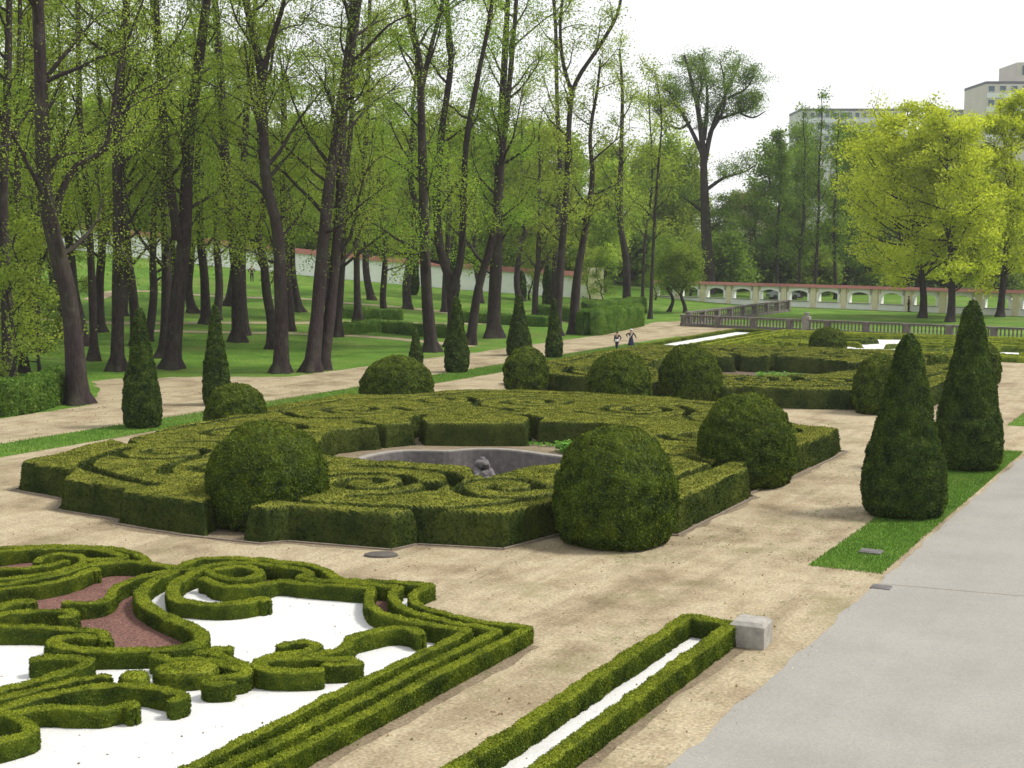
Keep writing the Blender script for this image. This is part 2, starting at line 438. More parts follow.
# terrain sheet: fine near, coarse out to the horizon
gx = np.concatenate([[-1500, -900, -500, -300, -220], np.arange(-180, -50, 2.5), np.arange(-50, 60, 10), [90, 150, 300, 600, 1200]])
gy = np.concatenate([[-200, -60, -20], np.arange(0, 240, 10), [260, 300, 400, 600, 1000, 2000]])
X, Y = np.meshgrid(gx, gy, indexing='ij'); V = np.stack([X, Y, terrain(X, Y)], -1).reshape(-1, 3)
i, j = np.meshgrid(np.arange(len(gx) - 1), np.arange(len(gy) - 1), indexing='ij'); k = len(gy)
gq = np.stack([i * k + j, (i + 1) * k + j, (i + 1) * k + j + 1, i * k + j + 1], -1).reshape(-1, 4)
gc = V[gq].mean(1); gq = gq[~((np.abs(gc[:, 0] + 25) < 10) & (np.abs(gc[:, 1] - 40) < 10))]   # the basin is dug in here
o = Geo().add(V, gq).build('ground', M['lawn'], smooth=True); o['kind'] = 'structure'

def G(px, py, z=0.0): return tuple(ground(px, py, z))
# the sandy garden ground between drive and lawn
lawn_edge = [G(-40, 425), G(40, 413), G(90, 405), G(100, 390), G(88, 379), (-53.5, 54.5), G(170, 377), G(290, 377), G(400, 362), G(480, 352), G(600, 335), G(640, 327), G(655, 322), G(690, 321)]
sand_poly = [(-7.0, -6), (60, -6), (60, 113.2), (-15, 110), (-46, 114.6)] + lawn_edge[::-1] + [(-60, -6)]
sheet('garden_path', sand_poly, .006, M['sand'], res=.6, wob=.16, hole=PC + quatre(1.03))
sheet('drive', [(-7.12, -6), (24, -6), (24, 52.3), (-7.05, 51.6)], .014, M['asphalt'], res=.2, wob=.07)
sheet('crack', [(-7.1, 29.02), (-4.0, 29.50), (2, 30.35), (2, 30.365), (-4.0, 29.518), (-7.1, 29.038)], .017, M['dirt'], res=.3, wob=.012)
def strip_grass(name, poly, seed, dens):
    o = sheet(name + '_base', poly, .012, M['lawn'], res=.4, wob=.04); o.name = 'grass_strip'
    return o
grR = [(-8.9, 29.95), (-7.25, 30.05), (-7.2, 50.5), (-8.9, 50.3)]
grR2 = [(-8.9, 57.5), (-7.2, 57.5), (-7.2, 100), (-8.9, 100)]
grL = [(-38.3, 10), (-38.5, 100), (-41.0, 100), (-40.9, 10)]
for poly in (grR, grR2, grL): strip_grass('grass', poly, 1, 1)

def blades(polyrect, n, h, seed, name):
    r = np.random.default_rng(seed); x0, x1, y0, y1 = polyrect
    x = r.uniform(x0, x1, n); y = r.uniform(y0, y1, n); a = r.uniform(0, 6.28, n); hh = h * r.uniform(.5, 1.3, n); w = r.uniform(.006, .014, n)
    lean = r.normal(0, .35, (n, 2)) * hh[:, None]
    z0 = terrain(x, y)
    A = np.stack([x - np.cos(a) * w, y - np.sin(a) * w, z0], 1); B = np.stack([x + np.cos(a) * w, y + np.sin(a) * w, z0], 1)
    C = np.stack([x + lean[:, 0], y + lean[:, 1], z0 + hh], 1)
    P = np.stack([A, B, C], 1).reshape(-1, 3)
    o = Geo().add(P, None, np.arange(n * 3).reshape(-1, 3)).build(name, M['grassblade']); o['kind'] = 'stuff'
    return o
blades((-8.92, -7.2, 29.9, 50.4), 26000, .075, 3, 'grass')
blades((-8.92, -7.2, 57.5, 75), 7000, .08, 4, 'grass')
blades((-41.0, -38.3, 28, 92), 42000, .09, 5, 'grass')
c_out = ground(528, 627, .38)
# thin weeds in the sand beside the hedges and along the drive
def weeds(n, seed):
    r = np.random.default_rng(seed); g = []
    x = r.uniform(-15, -7.0, 9000); y = r.uniform(13, 50, 9000)
    d = vnoise(np.c_[x * .7, y * .35, np.zeros(9000)]) + .55 * vnoise(np.c_[x * 2.5, y * 2.5, np.ones(9000)])
    k = d > .55; x, y = x[k], y[k]
    k2 = (x > -8.25) | (x < -9.95) | (y > 25); x, y = x[k2], y[k2]
    k3 = (x > -11.3) | (y > 22.5); x, y = x[k3], y[k3]
    m = 5; x = np.repeat(x, m) + r.normal(0, .03, len(x) * m); y = np.repeat(y, m) + r.normal(0, .03, len(y) * m)
    n = len(x); a = r.uniform(0, 6.28, n); hh = r.uniform(.008, .03, n); w = r.uniform(.004, .009, n)
    ln = r.normal(0, .03, (n, 2))
    P = np.stack([np.stack([x - np.cos(a) * w, y - np.sin(a) * w, np.zeros(n) + .004], 1), np.stack([x + np.cos(a) * w, y + np.sin(a) * w, np.zeros(n) + .004], 1), np.stack([x + ln[:, 0], y + ln[:, 1], hh + .006], 1)], 1)
    o = Geo().add(P.reshape(-1, 3), None, np.arange(n * 3).reshape(-1, 3)).build('weeds', M['grassblade']); o['kind'] = 'stuff'
weeds(1, 11)
def litter(n, seed, name, mat, lo, hi, region, zflat=.4):
    """loose pebbles and old leaves lying on the sand"""
    r = np.random.default_rng(seed); x = r.uniform(region[0], region[1], n); y = r.uniform(region[2], region[3], n)
    k = vnoise(np.c_[x * .6, y * .6, np.full(n, seed)]) + r.uniform(-.6, .6, n) > -.1; x, y = x[k], y[k]; n = len(x)
    nd = r.normal(0, zflat, (n, 3)) + [0, 0, 1]; nd /= np.linalg.norm(nd, axis=1)[:, None]; g = Geo()
    leaves(g, np.stack([x, y, r.uniform(.018, .026, n)], 1), nd, r.uniform(lo, hi, n), r, .7); o = g.build(name, M[mat]); o['kind'] = 'stuff'
litter(5200, 21, 'leaf_litter', 'leaf_litter', .025, .065, (-34, -7.2, 13, 56))
litter(5000, 22, 'pebbles', 'pebble', .012, .035, (-30, -6.9, 13, 40))
litter(900, 23, 'pebbles', 'pebble', .012, .04, (-7.6, -6.6, 14, 50))
litter(1500, 24, 'leaf_litter', 'leaf_litter', .04, .09, (-48, -41.2, 30, 80))
sheet('soil', [(c_out[0] - .25, 5), (c_out[0] + .22, 5), (c_out[0] + .24, c_out[1] + .1), (c_out[0] - .2, c_out[1] + .15)], .0095, M['dirt'], res=.3, wob=.07)
sheet('soil', [(-9.75, 6), (-8.05, 6), (-8.05, 23.9), (-9.75, 23.9)], .0095, M['dirt'], res=.3, wob=.08)

# sandy paths crossing the sloping lawn
for pts in ([(90, 300), (130, 291), (227, 297), (300, 299), (345, 303), (417, 309), (470, 316)],
            [(-20, 318), (60, 320), (100, 323), (231, 323), (300, 323), (368, 322), (449, 324), (560, 322), (640, 321)],
            [(150, 331), (246, 333), (300, 334), (370, 337), (425, 342), (470, 347)]):
    P = catmull([on_terrain(*p)[:2] for p in pts], 1.0)
    ribbon('lawn_path', P, 1.5, .02, M['sand'])

# ------------------------------------------------------------------ sweeping low hedges
def sweep_hedge(geo, plan, w, h, seed, z0=0.0, wob=.02, closed_ends=True):
    P = np.asarray(plan, float)
    seg = np.r_[0, np.cumsum(np.linalg.norm(np.diff(P, axis=0), axis=1))]
    n = max(4, int(seg[-1] / .05)); t = np.linspace(0, seg[-1], n)
    P = np.stack([np.interp(t, seg, P[:, 0]), np.interp(t, seg, P[:, 1])], 1)
    T = np.gradient(P, axis=0); T /= np.linalg.norm(T, axis=1)[:, None] + 1e-9
    # rounded end caps: extra rings that shrink
    e = w * .5; fr = np.array([.97, .85, .65, .4, .1])
    wid = np.full(n, 1.0); hs = np.full(n, 1.0)
    if closed_ends:
        k = np.array([math.sqrt(max(0, 1 - f * f)) for f in fr]); off = fr * e
        s0 = P[0] - T[0] * (off[:, None]) * .75; s1 = P[-1] + T[-1] * (off[::-1][:, None]) * .75
        P = np.concatenate([s0, P, s1]); wid = np.r_[k, wid, k[::-1]]
        T = np.concatenate([np.repeat(T[:1], 5, 0), T, np.repeat(T[-1:], 5, 0)])
        hs = np.r_[.9 + .1 * k, np.ones(n), (.9 + .1 * k)[::-1]]
    Nn = np.stack([-T[:, 1], T[:, 0]], 1)
    prof = [(-.48, 0), (-.505, .25), (-.51, .5), (-.50, .75), (-.475, .93), (-.42, .99), (-.22, 1.0), (0, 1.0), (.22, 1.0), (.42, .99), (.475, .93), (.50, .75), (.51, .5), (.505, .25), (.48, 0)]
    m = len(prof); V = []
    for u, vz in prof:
        V.append(np.c_[P + Nn * (u * w * wid)[:, None], z0 + vz * h * hs])
    V = np.stack(V, 1); nr = len(P)
    q = V.reshape(-1, 3)
    nz = np.stack([vnoise(q * 6 + seed * 13.7), vnoise(q * 6 + 50 + seed), vnoise(q * 6 + 90 + seed)], 1) * wob
    lf = vnoise(np.c_[q[:, :2] * 1.1, np.full(len(q), seed * 3.1)])
    q = q + nz; q[:, 2] += np.where(q[:, 2] > h * .5, lf * .035 * h / .4, 0)
    i, j = np.meshgrid(np.arange(nr - 1), np.arange(m - 1), indexing='ij')
    quads = np.stack([i * m + j, (i + 1) * m + j, (i + 1) * m + j + 1, i * m + j + 1], -1).reshape(-1, 4)
    topness = np.array([0, 0, 0, .1, .7, 1, 1, 1, 1, .7, .1, 0, 0, 0])[:m - 1]  # bronzed top faces, painted brighter too; sides keep the dark shade colour
    tris = []
    if closed_ends:
        for r0_, fl in ((0, 1), (nr - 1, 0)):
            ring = q[r0_ * m:(r0_ + 1) * m]; q = np.concatenate([q, ring.mean(0)[None]]); ci = len(q) - 1
            for a_ in range(m - 1):
                t_ = (ci, r0_ * m + a_, r0_ * m + a_ + 1); tris.append(t_[::-1] if fl else t_)
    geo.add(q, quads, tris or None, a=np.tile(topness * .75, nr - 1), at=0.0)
    return geo

HT = .345
def low_hedge(pxs, label, w=.34, h=HT, smooth=True, plan=None, dens=2600, size=.030, cat='hedge', name='box_hedge'):
    P = np.array([ground(x, y, h - .02) for x, y in pxs]) if plan is None else np.array(plan, float)
    if smooth: P = catmull(P, .05)
    low_hedge.k += 1
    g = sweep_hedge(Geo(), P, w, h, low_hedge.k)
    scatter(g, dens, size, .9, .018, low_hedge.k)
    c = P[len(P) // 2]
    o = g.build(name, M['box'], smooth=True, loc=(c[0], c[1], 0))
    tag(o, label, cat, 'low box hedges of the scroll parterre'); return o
low_hedge.k = 0

# front scroll parterre -------------------------------------------------
def corner_xy(px, py): return ground(px, py, HT - .02)
c_in, c_mid, c_out = corner_xy(468, 630), corner_xy(498, 629), corner_xy(528, 627)
SP = dict(
 outer_left=([(-20, 549), (0, 548), (36, 546), (78, 546), (109, 548), (133, 552), (145, 559), (146, 563)], 'long outermost box hedge arching along the sand at far left of the scroll garden'),
 cross=([(92, 565), (118, 562), (140, 562.5), (160, 566), (178, 569)], 'short box hedge linking the left spiral to the knot where scrolls meet'),
 outer_right=([(178, 568), (188, 563), (199, 560), (221, 558.4), (249, 559), (281, 562), (300, 563.5), (318, 567.5), (330, 573), (338, 578.5), (352, 580), (390, 582), (430, 584)], 'long outermost box hedge arching right then straight to the triple hedge ends'),
 spiral_arc=([(-20, 556), (0, 553), (31, 549.5), (70, 549), (101, 551), (120, 555), (123, 558), (109, 560.5), (88, 560.5)], 'hooked box hedge nested just inside the outermost arc at left'),
 spiral=([(38, 562), (40, 558), (52, 554.5), (67, 554), (80, 556.5), (84, 561), (75, 566.5), (47, 573), (16, 577.5), (-20, 580)], 'box hedge curling into a small ring above the red gravel at left'),
 spiral_tail=([(-20, 570), (0, 569), (31, 568), (52, 565), (66, 561)], 'box hedge running from the frame edge into the small ring at left'),
 stripe=([(-20, 587), (0, 584), (39, 577.5), (70, 571), (88, 565)], 'thin middle stripe of box hedge below the small ring at left'),
 stripe_front=([(-20, 592), (0, 589), (47, 584), (75, 577), (92, 569.5), (97, 570)], 'blunt-ended box hedge stripe facing the red gravel at left'),
 s_curve=([(66, 603), (78, 604), (97, 602.5), (109, 597), (115, 588), (130, 581), (147, 576), (160, 573.5), (176, 570)], 'S-shaped box hedge crossing the red gravel to the knot'),
 swan=([(178, 569), (171, 573), (156, 579), (143, 588.5), (141.5, 599), (152.5, 609), (171, 618), (191.5, 627.5), (201, 635), (199, 643), (179, 648), (156, 649.5), (125, 650.5), (94, 651), (70, 649.5), (55, 644.5), (55, 640), (70, 636.5), (94, 637)], 'swan-necked box hedge wrapping round the tip of the red gravel and curling at its end'),
 left_run=([(-20, 628), (0, 628), (31, 628), (62, 629), (87.5, 631), (102, 634.5), (107, 641)], 'box hedge entering from the frame edge and ending inside the swan-neck curl'),
 stub=([(-15, 612), (0, 608), (12.5, 604), (25, 601), (30, 602)], 'short fat box hedge stub on red gravel at the left frame edge'),
 hook=([(-15, 618), (0, 616), (31, 612), (59, 610.5), (70, 611), (74, 615), (63, 617)], 'box hedge with a squared hook end on the red gravel at left'),
 cup=([(198, 571), (190, 575), (179, 580.5), (173, 590), (176, 599), (195, 602.5), (226, 604), (249, 601.5), (259, 598.5), (265, 600)], 'cup-shaped box hedge ending in a blunt knob on white gravel'),
 inner_cup=([(203, 579), (209, 580), (218, 585), (240, 587), (265, 584), (281, 581), (318, 584.6), (372, 588.5)], 'box hedge running from inside the cup along the top of the white gravel'),
 second_arc=([(200, 569), (207, 566), (227, 563.5), (249, 563.5), (273, 566), (295, 569), (310, 573), (301, 577), (320, 580.5), (350, 583), (394, 586.5)], 'second box hedge arc inside the right outermost arch, bending back on itself'),
 eye=([(182, 569.7), (206, 571), (215, 576), (237, 579), (256, 576), (259, 572), (249, 568), (234, 567.3), (217, 569.7)], 'box hedge coiled into a tight eye above the cup-shaped hedge'),
 knob_arm=([(155, 656), (163, 658), (168, 660.5), (197, 660), (213, 660), (223, 663), (236, 668)], 'box hedge arm with a knob end beside the swan-neck tip'),
 wing=([(200, 652), (210, 650), (223, 656.5), (238, 662.5), (245, 667), (246, 672), (238, 675.5), (222, 677), (208, 681), (214, 683), (230, 682)], 'wing-shaped box hedge ending in a fat tub at the front of the white gravel'),
 wing_tip=([(214, 648.5), (229, 648.5)], 'tiny dark box hedge stub behind the wing-shaped hedge'),
 link=([(246, 667), (258, 668)], 'small low dark box hedge joining the two middle flourishes'),
 boat=([(258, 665), (265, 670), (283, 671.5), (304, 671.5), (318, 670.6)], 'boat-shaped box hedge at the front of the right middle flourish'),
 curl=([(258, 662), (289, 659), (328, 659), (349, 659), (357, 662), (342, 664.5), (326, 664.5)], 'box hedge with a turned-back squared end beside the triple hedge'),
 crook=([(265, 658), (279, 655), (302, 652), (317, 647), (310, 643), (293, 643), (281, 646)], 'crook-shaped box hedge at the back of the right middle flourish'),
 serpent=([(285, 657), (322, 654), (343.5, 648), (351, 638), (367, 633.5), (392, 628.6), (410, 629.6), (420, 634)], 'serpentine box hedge reaching across white gravel to the triple hedge'),
 feather_top=([(34, 660), (50, 658), (75, 659), (88, 661.7), (80, 667.5), (50, 676.7), (0, 690), (-20, 695)], 'topmost feather of box hedge with a bent-over tip at left'),
 feather_mid=([(-20, 703), (0, 698), (42, 688), (75, 681), (100, 677.5), (108, 678)], 'straight thin feather of box hedge with a brown tip at left'),
 feather_long=([(-20, 713), (0, 708), (33, 698), (75, 690), (108, 686), (142, 686.7), (155, 688.3), (175, 693), (183, 697), (173, 700)], 'long feather of box hedge drooping to a round stub on the white gravel'),
 feather_low=([(6, 714), (33, 707.5), (55, 706.7), (83, 707.5), (103, 707.5), (118, 704.5), (128, 702.5), (133, 706)], 'lowest feather of box hedge with a notched fat end on white gravel'),
 corner_curl=([(-20, 713), (0, 714), (17, 718.5), (29, 725), (28, 733), (0, 741), (-20, 746)], 'box hedge curling round at the bottom left edge of the picture'),
)
for k_, (pxs, lab) in SP.items():
    low_hedge(pxs, lab, w=.18 if k_ in ('stripe', 'spiral', 'spiral_tail', 'stripe_front', 'feather_mid') else (.28 if k_ in ('swan', 'cup', 'boat', 'stub') else .22), h=.26 if k_ == 'link' else HT - .015)
# rounded leaf-shaped clumps
def clump(px, py, rx, ry, ang, h, label):
    g = Geo(); c = ground(px, py, h - .02); n = 64; an = np.arange(n) / n * 2 * math.pi
    prof = [(.96, 0), (1.0, .3), (1.0, .65), (.95, .88), (.82, .97), (.6, 1.0), (.3, 1.0), (.04, .98)]
    V = []
    for r_, z in prof:
        x = rx * r_ * np.cos(an); y = ry * r_ * np.sin(an)
        V.append(np.stack([c[0] + x * math.cos(ang) - y * math.sin(ang), c[1] + x * math.sin(ang) + y * math.cos(ang), np.full(n, z * h)], 1))
    V = np.concatenate(V); V += .02 * np.stack([vnoise(V * 6 + s_) for s_ in (3, 40, 80)], 1)
    kk = np.arange(n); q = np.concatenate([np.stack([i * n + kk, i * n + (kk + 1) % n, (i + 1) * n + (kk + 1) % n, (i + 1) * n + kk], 1) for i in range(len(prof) - 1)])
    g.add(V, q, a=np.repeat([0, 0, .15, .5, .6, .6, .6], n)); scatter(g, 2600, .030, .9, .018, int(px))  # upper rings bronzed and painted lighter, sides dark as in shade
    o = g.build('box_hedge', M['box'], smooth=True, loc=(c[0], c[1], 0)); tag(o, label, 'hedge', 'low box hedges of the scroll parterre')
clump(186, 667, .55, .36, YAW + .1, .34, 'almond-shaped solid clump of box hedge between the wing and its knob arm')
clump(134, 675, .26, .22, 0, .31, 'small isolated round box clump on white gravel below the swan-neck hedge')
# triple border hedge: three nested runs with a pointed corner
for (curve, cpt, lab) in (
    ([(371, 589.5), (369, 599), (375, 609), (396, 617.5), (429, 624.5), (452, 628)], c_in, 'innermost of the triple border hedges, touching the white gravel'),
    ([(399, 585.5), (393, 593.4), (396, 602), (415, 612.7), (450, 621.5), (485.5, 627)], c_mid, 'middle one of the triple border hedges with the pointed corner'),
    ([(431, 584.6), (419, 590), (413, 597), (420, 605.7), (450, 614.5), (485.5, 621), (518, 625.3)], c_out, 'outermost of the triple border hedges, facing the sand, with the pointed corner')):
    A = catmull([ground(x, y, HT - .02) for x, y in curve] + [cpt], .05)
    B = np.array([[cpt[0], yy] for yy in np.linspace(cpt[1] - .05, 4, 40)])
    low_hedge(None, lab, w=.20, h=HT - .015, smooth=False, plan=np.concatenate([A, B]))

# gravel inside
def PX(lst, z=0.0): return [ground(x, y, z) for x, y in lst]
outer_px = SP['outer_left'][0][1:] + SP['outer_right'][0]
white_poly = PX(outer_px, .2) + [ground(421, 598, .2), ground(470, 618, .2), (c_out[0], c_out[1]), (c_out[0] - .05, 2), (-34, 2), (-40, 14)]
sheet('white_gravel', white_poly, .012, M['white_gravel'])
swan_c = catmull(PX(SP['swan'][0][:16], .2), .15)
red_poly = list(map(tuple, swan_c)) + PX([(104, 640), (87, 633), (62, 631), (31, 630), (0, 630)], .2) + [tuple(ground(-60, 632, .2)), tuple(ground(-60, 553, .2))] + PX(SP['outer_left'][0][1:], .2)
sheet('red_gravel', red_poly, .017, M['red_gravel'])
red2 = PX([(199, 563), (221, 560), (249, 560.5), (281, 563.5), (318, 569), (336, 580), (390, 584), (398, 590), (396, 600), (412, 611), (374, 604), (371, 591), (318, 586), (281, 582.5), (262, 584), (258, 577), (240, 572)], .2)
sheet('red_gravel', red2, .0165, M['red_gravel'])

# narrow strip bed beside the drive ------------------------------------
def strip_bed(x0, x1, y0, y1, label_a, hh=.37, w=.27, dens=2400, size=.032, far_end=True, near_end=False):
    g = Geo(); cx = (x0 + x1) / 2
    path = [[x0 + w / 2, y0], [x0 + w / 2, y1 - w / 2], [x1 - w / 2, y1 - w / 2], [x1 - w / 2, y0]]
    if near_end: path.append([x0 + w / 2, y0])
    P = []
    for a, b in zip(path[:-1], path[1:]):
        a, b = np.array(a), np.array(b); n = max(2, int(np.linalg.norm(b - a) / .2)); P += [a + (b - a) * t / n for t in range(n)]
    P.append(np.array(path[-1]))
    sweep_hedge(g, np.array(P), w, hh, int(abs(x0 * 10)), wob=.028); scatter(g, dens, size, .8, .018, int(abs(x0 * 7)))
    o = g.build('box_hedge', M['box'], smooth=True, loc=(cx, y1, 0)); tag(o, label_a, 'hedge')
    sheet('white_gravel', [(x0 + .1, y0), (x1 - .1, y0), (x1 - .1, y1 - .1), (x0 + .1, y1 - .1)], .013, M['white_gravel'])
strip_bed(-9.43, -8.22, 6, 23.5, 'long U-shaped box hedge framing a white gravel strip beside the grey drive')
strip_bed(-38.9, -35.5, 87.5, 107.5, 'far U-shaped box hedge framing a white gravel strip before the stone balustrade', .28, .36, 300, .06, near_end=True)

# stone block at the strip's end
g = Geo(); g.box((0, 0, .25), (.66, .62, .50), bev=.07)
bl = g.build('stone_block', M['stone'], smooth=False); b0 = ground(750, 649); bl.location = (b0[0] - .09, b0[1] + .30, -.01); bl.rotation_euler = (0, 0, R(4))
tag(bl, 'squat grey stone block with chamfered top at the hedge corner by the drive', 'stone block')
# dark flat stone on sand
g = Geo(); g.lathe([(0.02, .07), (.33, .07), (.40, .05), (.42, 0)], seg=20)
o = g.build('flat_stone', M['iron'], smooth=False); p = ground(381, 556); o.location = (p[0], p[1], .005); o.scale = (1, .62, 1); o.rotation_euler = (0, 0, YAW)
tag(o, 'flat dark oval cover lying on sand before the clipped hedges', 'cover')
for px, py, s_, lab in ((871, 553, .52, 'small stone slab sunk in the green grass strip'), (881, 588, .42, 'small square drain cover at the edge of the drive')):
    g = Geo(); g.box((0, 0, .03), (s_, s_ * .8, .06), bev=.012); g.box((0, 0, .064), (s_ * .7, s_ * .5, .008))
    o = g.build('ground_slab', M['stone_dark']); p = ground(px, py); o.location = (p[0], p[1], .0 if py < 570 else -.02); o.rotation_euler = (0, 0, R(3)); tag(o, lab, 'slab')

# ------------------------------------------------------------------ clipped block parterres (height fields)
def spiral_pts(cx, cy, r0, r1, a0, turns, n=40):
    t = np.linspace(0, 1, n); a = R(a0) + turns * 2 * math.pi * t; r = r0 + (r1 - r0) * t
    return np.stack([cx + r * np.cos(a), cy + r * np.sin(a)], 1)
def mirror4(lst):
    out = []
    for p in lst:
        for sx in (1, -1):
            for sy_ in (1, -1): out.append(np.asarray(p, float) * (sx, sy_))
    return out

def components(mask):
    lab = np.where(mask, np.arange(mask.size).reshape(mask.shape) + 1, 0)
    while True:
        n = lab.copy()
        for ax in (0, 1):
            # sweep running maxima along rows/cols inside the mask
            for rev in (False, True):
                a = np.moveaxis(n, ax, 0); a = a[::-1] if rev else a
                for i in range(1, a.shape[0]):
                    a[i] = np.where(a[i] > 0, np.where(a[i - 1] > 0, np.maximum(a[i], a[i - 1]), a[i]), 0)
        if (n == lab).all(): return n
        lab = n

def block_parterre(cx, cy, outer, court, grooves, gaps, h, res, dens, size, label, seed, mat='box_old', groove_w=.15, cat='parterre hedge', extra=None, holes=()):
    outer = np.asarray(outer, float); mn, mx = outer.min(0) - .3, outer.max(0) + .3
    xs = np.arange(mn[0], mx[0], res); ys = np.arange(mn[1], mx[1], res)
    X, Y = np.meshgrid(xs, ys, indexing='ij'); P = np.stack([X.ravel(), Y.ravel()], 1)
    wob = .07 * np.stack([vnoise(np.c_[P * .8, np.full(len(P), seed)]), vnoise(np.c_[P * .8, np.full(len(P), seed + 9)])], 1) + \
          .02 * np.stack([vnoise(np.c_[P * 4, np.full(len(P), seed)]), vnoise(np.c_[P * 4, np.full(len(P), seed + 9)])], 1)
    Pw = P + wob
    s = poly_sdf(Pw, outer)
    if court is not None: s = np.minimum(s, -poly_sdf(Pw, court))
    gdepth = np.ones(len(P))
    for gr in gaps: s = np.minimum(s, seg_dist(Pw, np.asarray(gr, float)) - .20)
    sg = np.full(len(P), 9.0)
    for gr in grooves: sg = np.minimum(sg, seg_dist(Pw, gr) - groove_w * (.75 + .5 * _hash(np.int64(len(gr)), np.int64(abs(gr[0][0] * 100)), np.int64(seed))))
    for hx, hy, hr in holes: s = np.minimum(s, np.hypot(P[:, 0] - (hx - cx), P[:, 1] - (hy - cy)) - hr)
    if extra is not None: s = np.minimum(s, extra(Pw))
    def step(s, r=.14):
        t = np.clip(s / r, 0, 1); return np.sqrt(np.clip(1 - (1 - t) ** 3, 0, 1))
    H = step(s) * (.10 + .90 * step(sg + .0, .12))
    top = h * (1 + .03 * vnoise(np.c_[P * .6, np.full(len(P), seed + 3.0)]) + .016 * vnoise(np.c_[P * 2.6, np.full(len(P), seed + 5.0)]))
    Z = H * top
    lab = components((Z > .05 * h).reshape(X.shape)).ravel()
    root = empty('parterre_hedge', (cx, cy, 0)); tag(root, label, cat)
    ids = [l for l in np.unique(lab) if l > 0 and (lab == l).sum() * res * res > .25]
    ny = len(ys)
    ii, jj = np.meshgrid(np.arange(len(xs) - 1), np.arange(ny - 1), indexing='ij')
    q = np.stack([ii * ny + jj, (ii + 1) * ny + jj, (ii + 1) * ny + jj + 1, ii * ny + jj + 1], -1).reshape(-1, 4)
    ql = lab[q].max(1)
    for n_, l in enumerate(ids):
        qq = q[ql == l]; u, inv = np.unique(qq, return_inverse=True); qq = inv.reshape(-1, 4)
        V = np.c_[P[u], Z[u] - .01]
        tip = np.clip((Z[u] / h - .80) / .16, 0, 1)[qq].min(1)  # flat tops bronzed and painted lit; walls and grooves stay shade-dark
        g = Geo().add(V, qq, a=tip); scatter(g, dens, size, .7, .025, seed + n_)
        c = V[:, :2].mean(0)
        o = g.build('hedge_block', M[mat], root, smooth=True)
    return root

balls = [
 (268, 531, 424, 122, 'large domed yew ball in front of the pool hedge, left foreground'),
 (615, 550, 426, 125, 'largest domed yew ball, at the pool hedge near corner on the sand'),
 (746, 489, 394, 96, 'big domed yew ball set into the long right edge of the pool hedge'),
 (397, 407, 357, 72, 'flattened yew ball at the far left corner of the pool hedge'),
 (526, 394, 348, 45, 'smallish round yew ball on bare sand between the two block hedges'),
 (619, 413, 353, 66, 'round yew ball behind the pool hedge, left one of the close pair'),
 (690, 407, 345, 63, 'round yew ball in front of the second hedge, right one of the close pair'),
 (878, 415, 354, 50, 'yew ball half hidden behind the nearer tall cone on the right'),
 (827, 356, 328, 36, 'small distant yew ball standing alone at the back of the second hedge'),
 (237, 437, 384, 63, 'yew ball with a ragged notched top beside the left grass strip'),
 (939, 381, 355, 28, 'small yew ball showing between the two tall cones'),
 (988, 384, 344, 22, 'yew ball almost hidden behind the right-hand tall cone'),
]
def ball_xy(px, by, wpx):
    b = ground(px, by); d_ = heading_dist(*b); rad = wpx / 2 * d_ / F; return (*(b + b / np.linalg.norm(b) * rad * .72), rad)
ball_holes = [(x, y, r_ * .86) for x, y, r_ in (ball_xy(q[0], q[1], q[3]) for q in balls)]
bx_, by_, br_ = ball_xy(*[balls[0][i] for i in (0, 1, 3)]); ball_holes += [(bx_ + .15, by_ - .8, br_ * .62), (bx_ + .3, by_ - 1.6, br_ * .5)]
bx_, by_, br_ = ball_xy(*[balls[2][i] for i in (0, 1, 3)]); ball_holes += [(bx_ + .9, by_, br_ * .85)]
# parterre around the pool
outer1 = [(0, -13.95), (2.4, -13.75), (2.8, -13.2), (5.6, -12.7), (5.8, -11.9), (7.9, -11.3), (8.35, -9.1), (9.5, -8.1), (11, -7.8), (11, -1.9), (10.7, -1.6), (10.7, .6), (11, .9), (11, 7.9), (9.5, 8.1), (8.35, 9.1), (8.0, 11.3),
          (5.2, 13.0), (2.8, 13.3), (2.4, 13.75), (0, 13.95), (-2.4, 13.75), (-2.8, 13.3), (-5.2, 13.0), (-8.0, 11.3), (-8.35, 9.1), (-9.5, 8.1), (-11, 7.9), (-11, .9), (-10.6, .6), (-10.3, -1.6), (-10.4, -2.2), (-9.9, -6.7), (-8.75, -11.8), (-6.1, -12.1), (-5.3, -13.25), (-2.8, -13.4), (-2.4, -13.8)]
court1 = [(-1.64, -5.95), (.5, -6.25), (2.1, -5.9), (3.5, -5.8), (4.4, -6.3), (4.95, -7.3), (5.1, -6.4), (5.2, -4.9), (5.8, -3.8), (6.0, -1.6), (5.9, .6), (5.4, 2.4), (5.0, 3.6), (4.4, 4.6), (2.7, 4.95), (.35, 4.0), (.5, 3.4), (-2.7, 1.75), (-3.3, 1.5), (-3.7, .7), (-3.85, -.1), (-4.2, -.5), (-4.3, -1.1), (-4.5, -1.4), (-4.2, -2.4), (-3.4, -3.8), (-2.5, -5.0)]
q_gr = [np.array([(9.9, .5), (9.8, 4), (9.7, 6.6), (8.6, 7.4)]), spiral_pts(7.4, 3.6, 1.5, .35, 200, 1.35), np.array([(5.6, 2.0), (6.4, 1.1), (8.2, .8), (9.4, 1.6)]),
        spiral_pts(6.2, 8.1, 1.7, .4, 10, 1.4), spiral_pts(2.5, 9.4, 1.6, .35, 150, 1.5), np.array([(7.9, 8.2), (7.4, 9.8), (6.4, 11.3), (4.6, 12.1), (2.4, 12.6)]),
        np.array([(.5, 7.4), (1.6, 7.0), (3.6, 7.1), (4.5, 8.2), (4.4, 9.9), (3.3, 11.2)])]
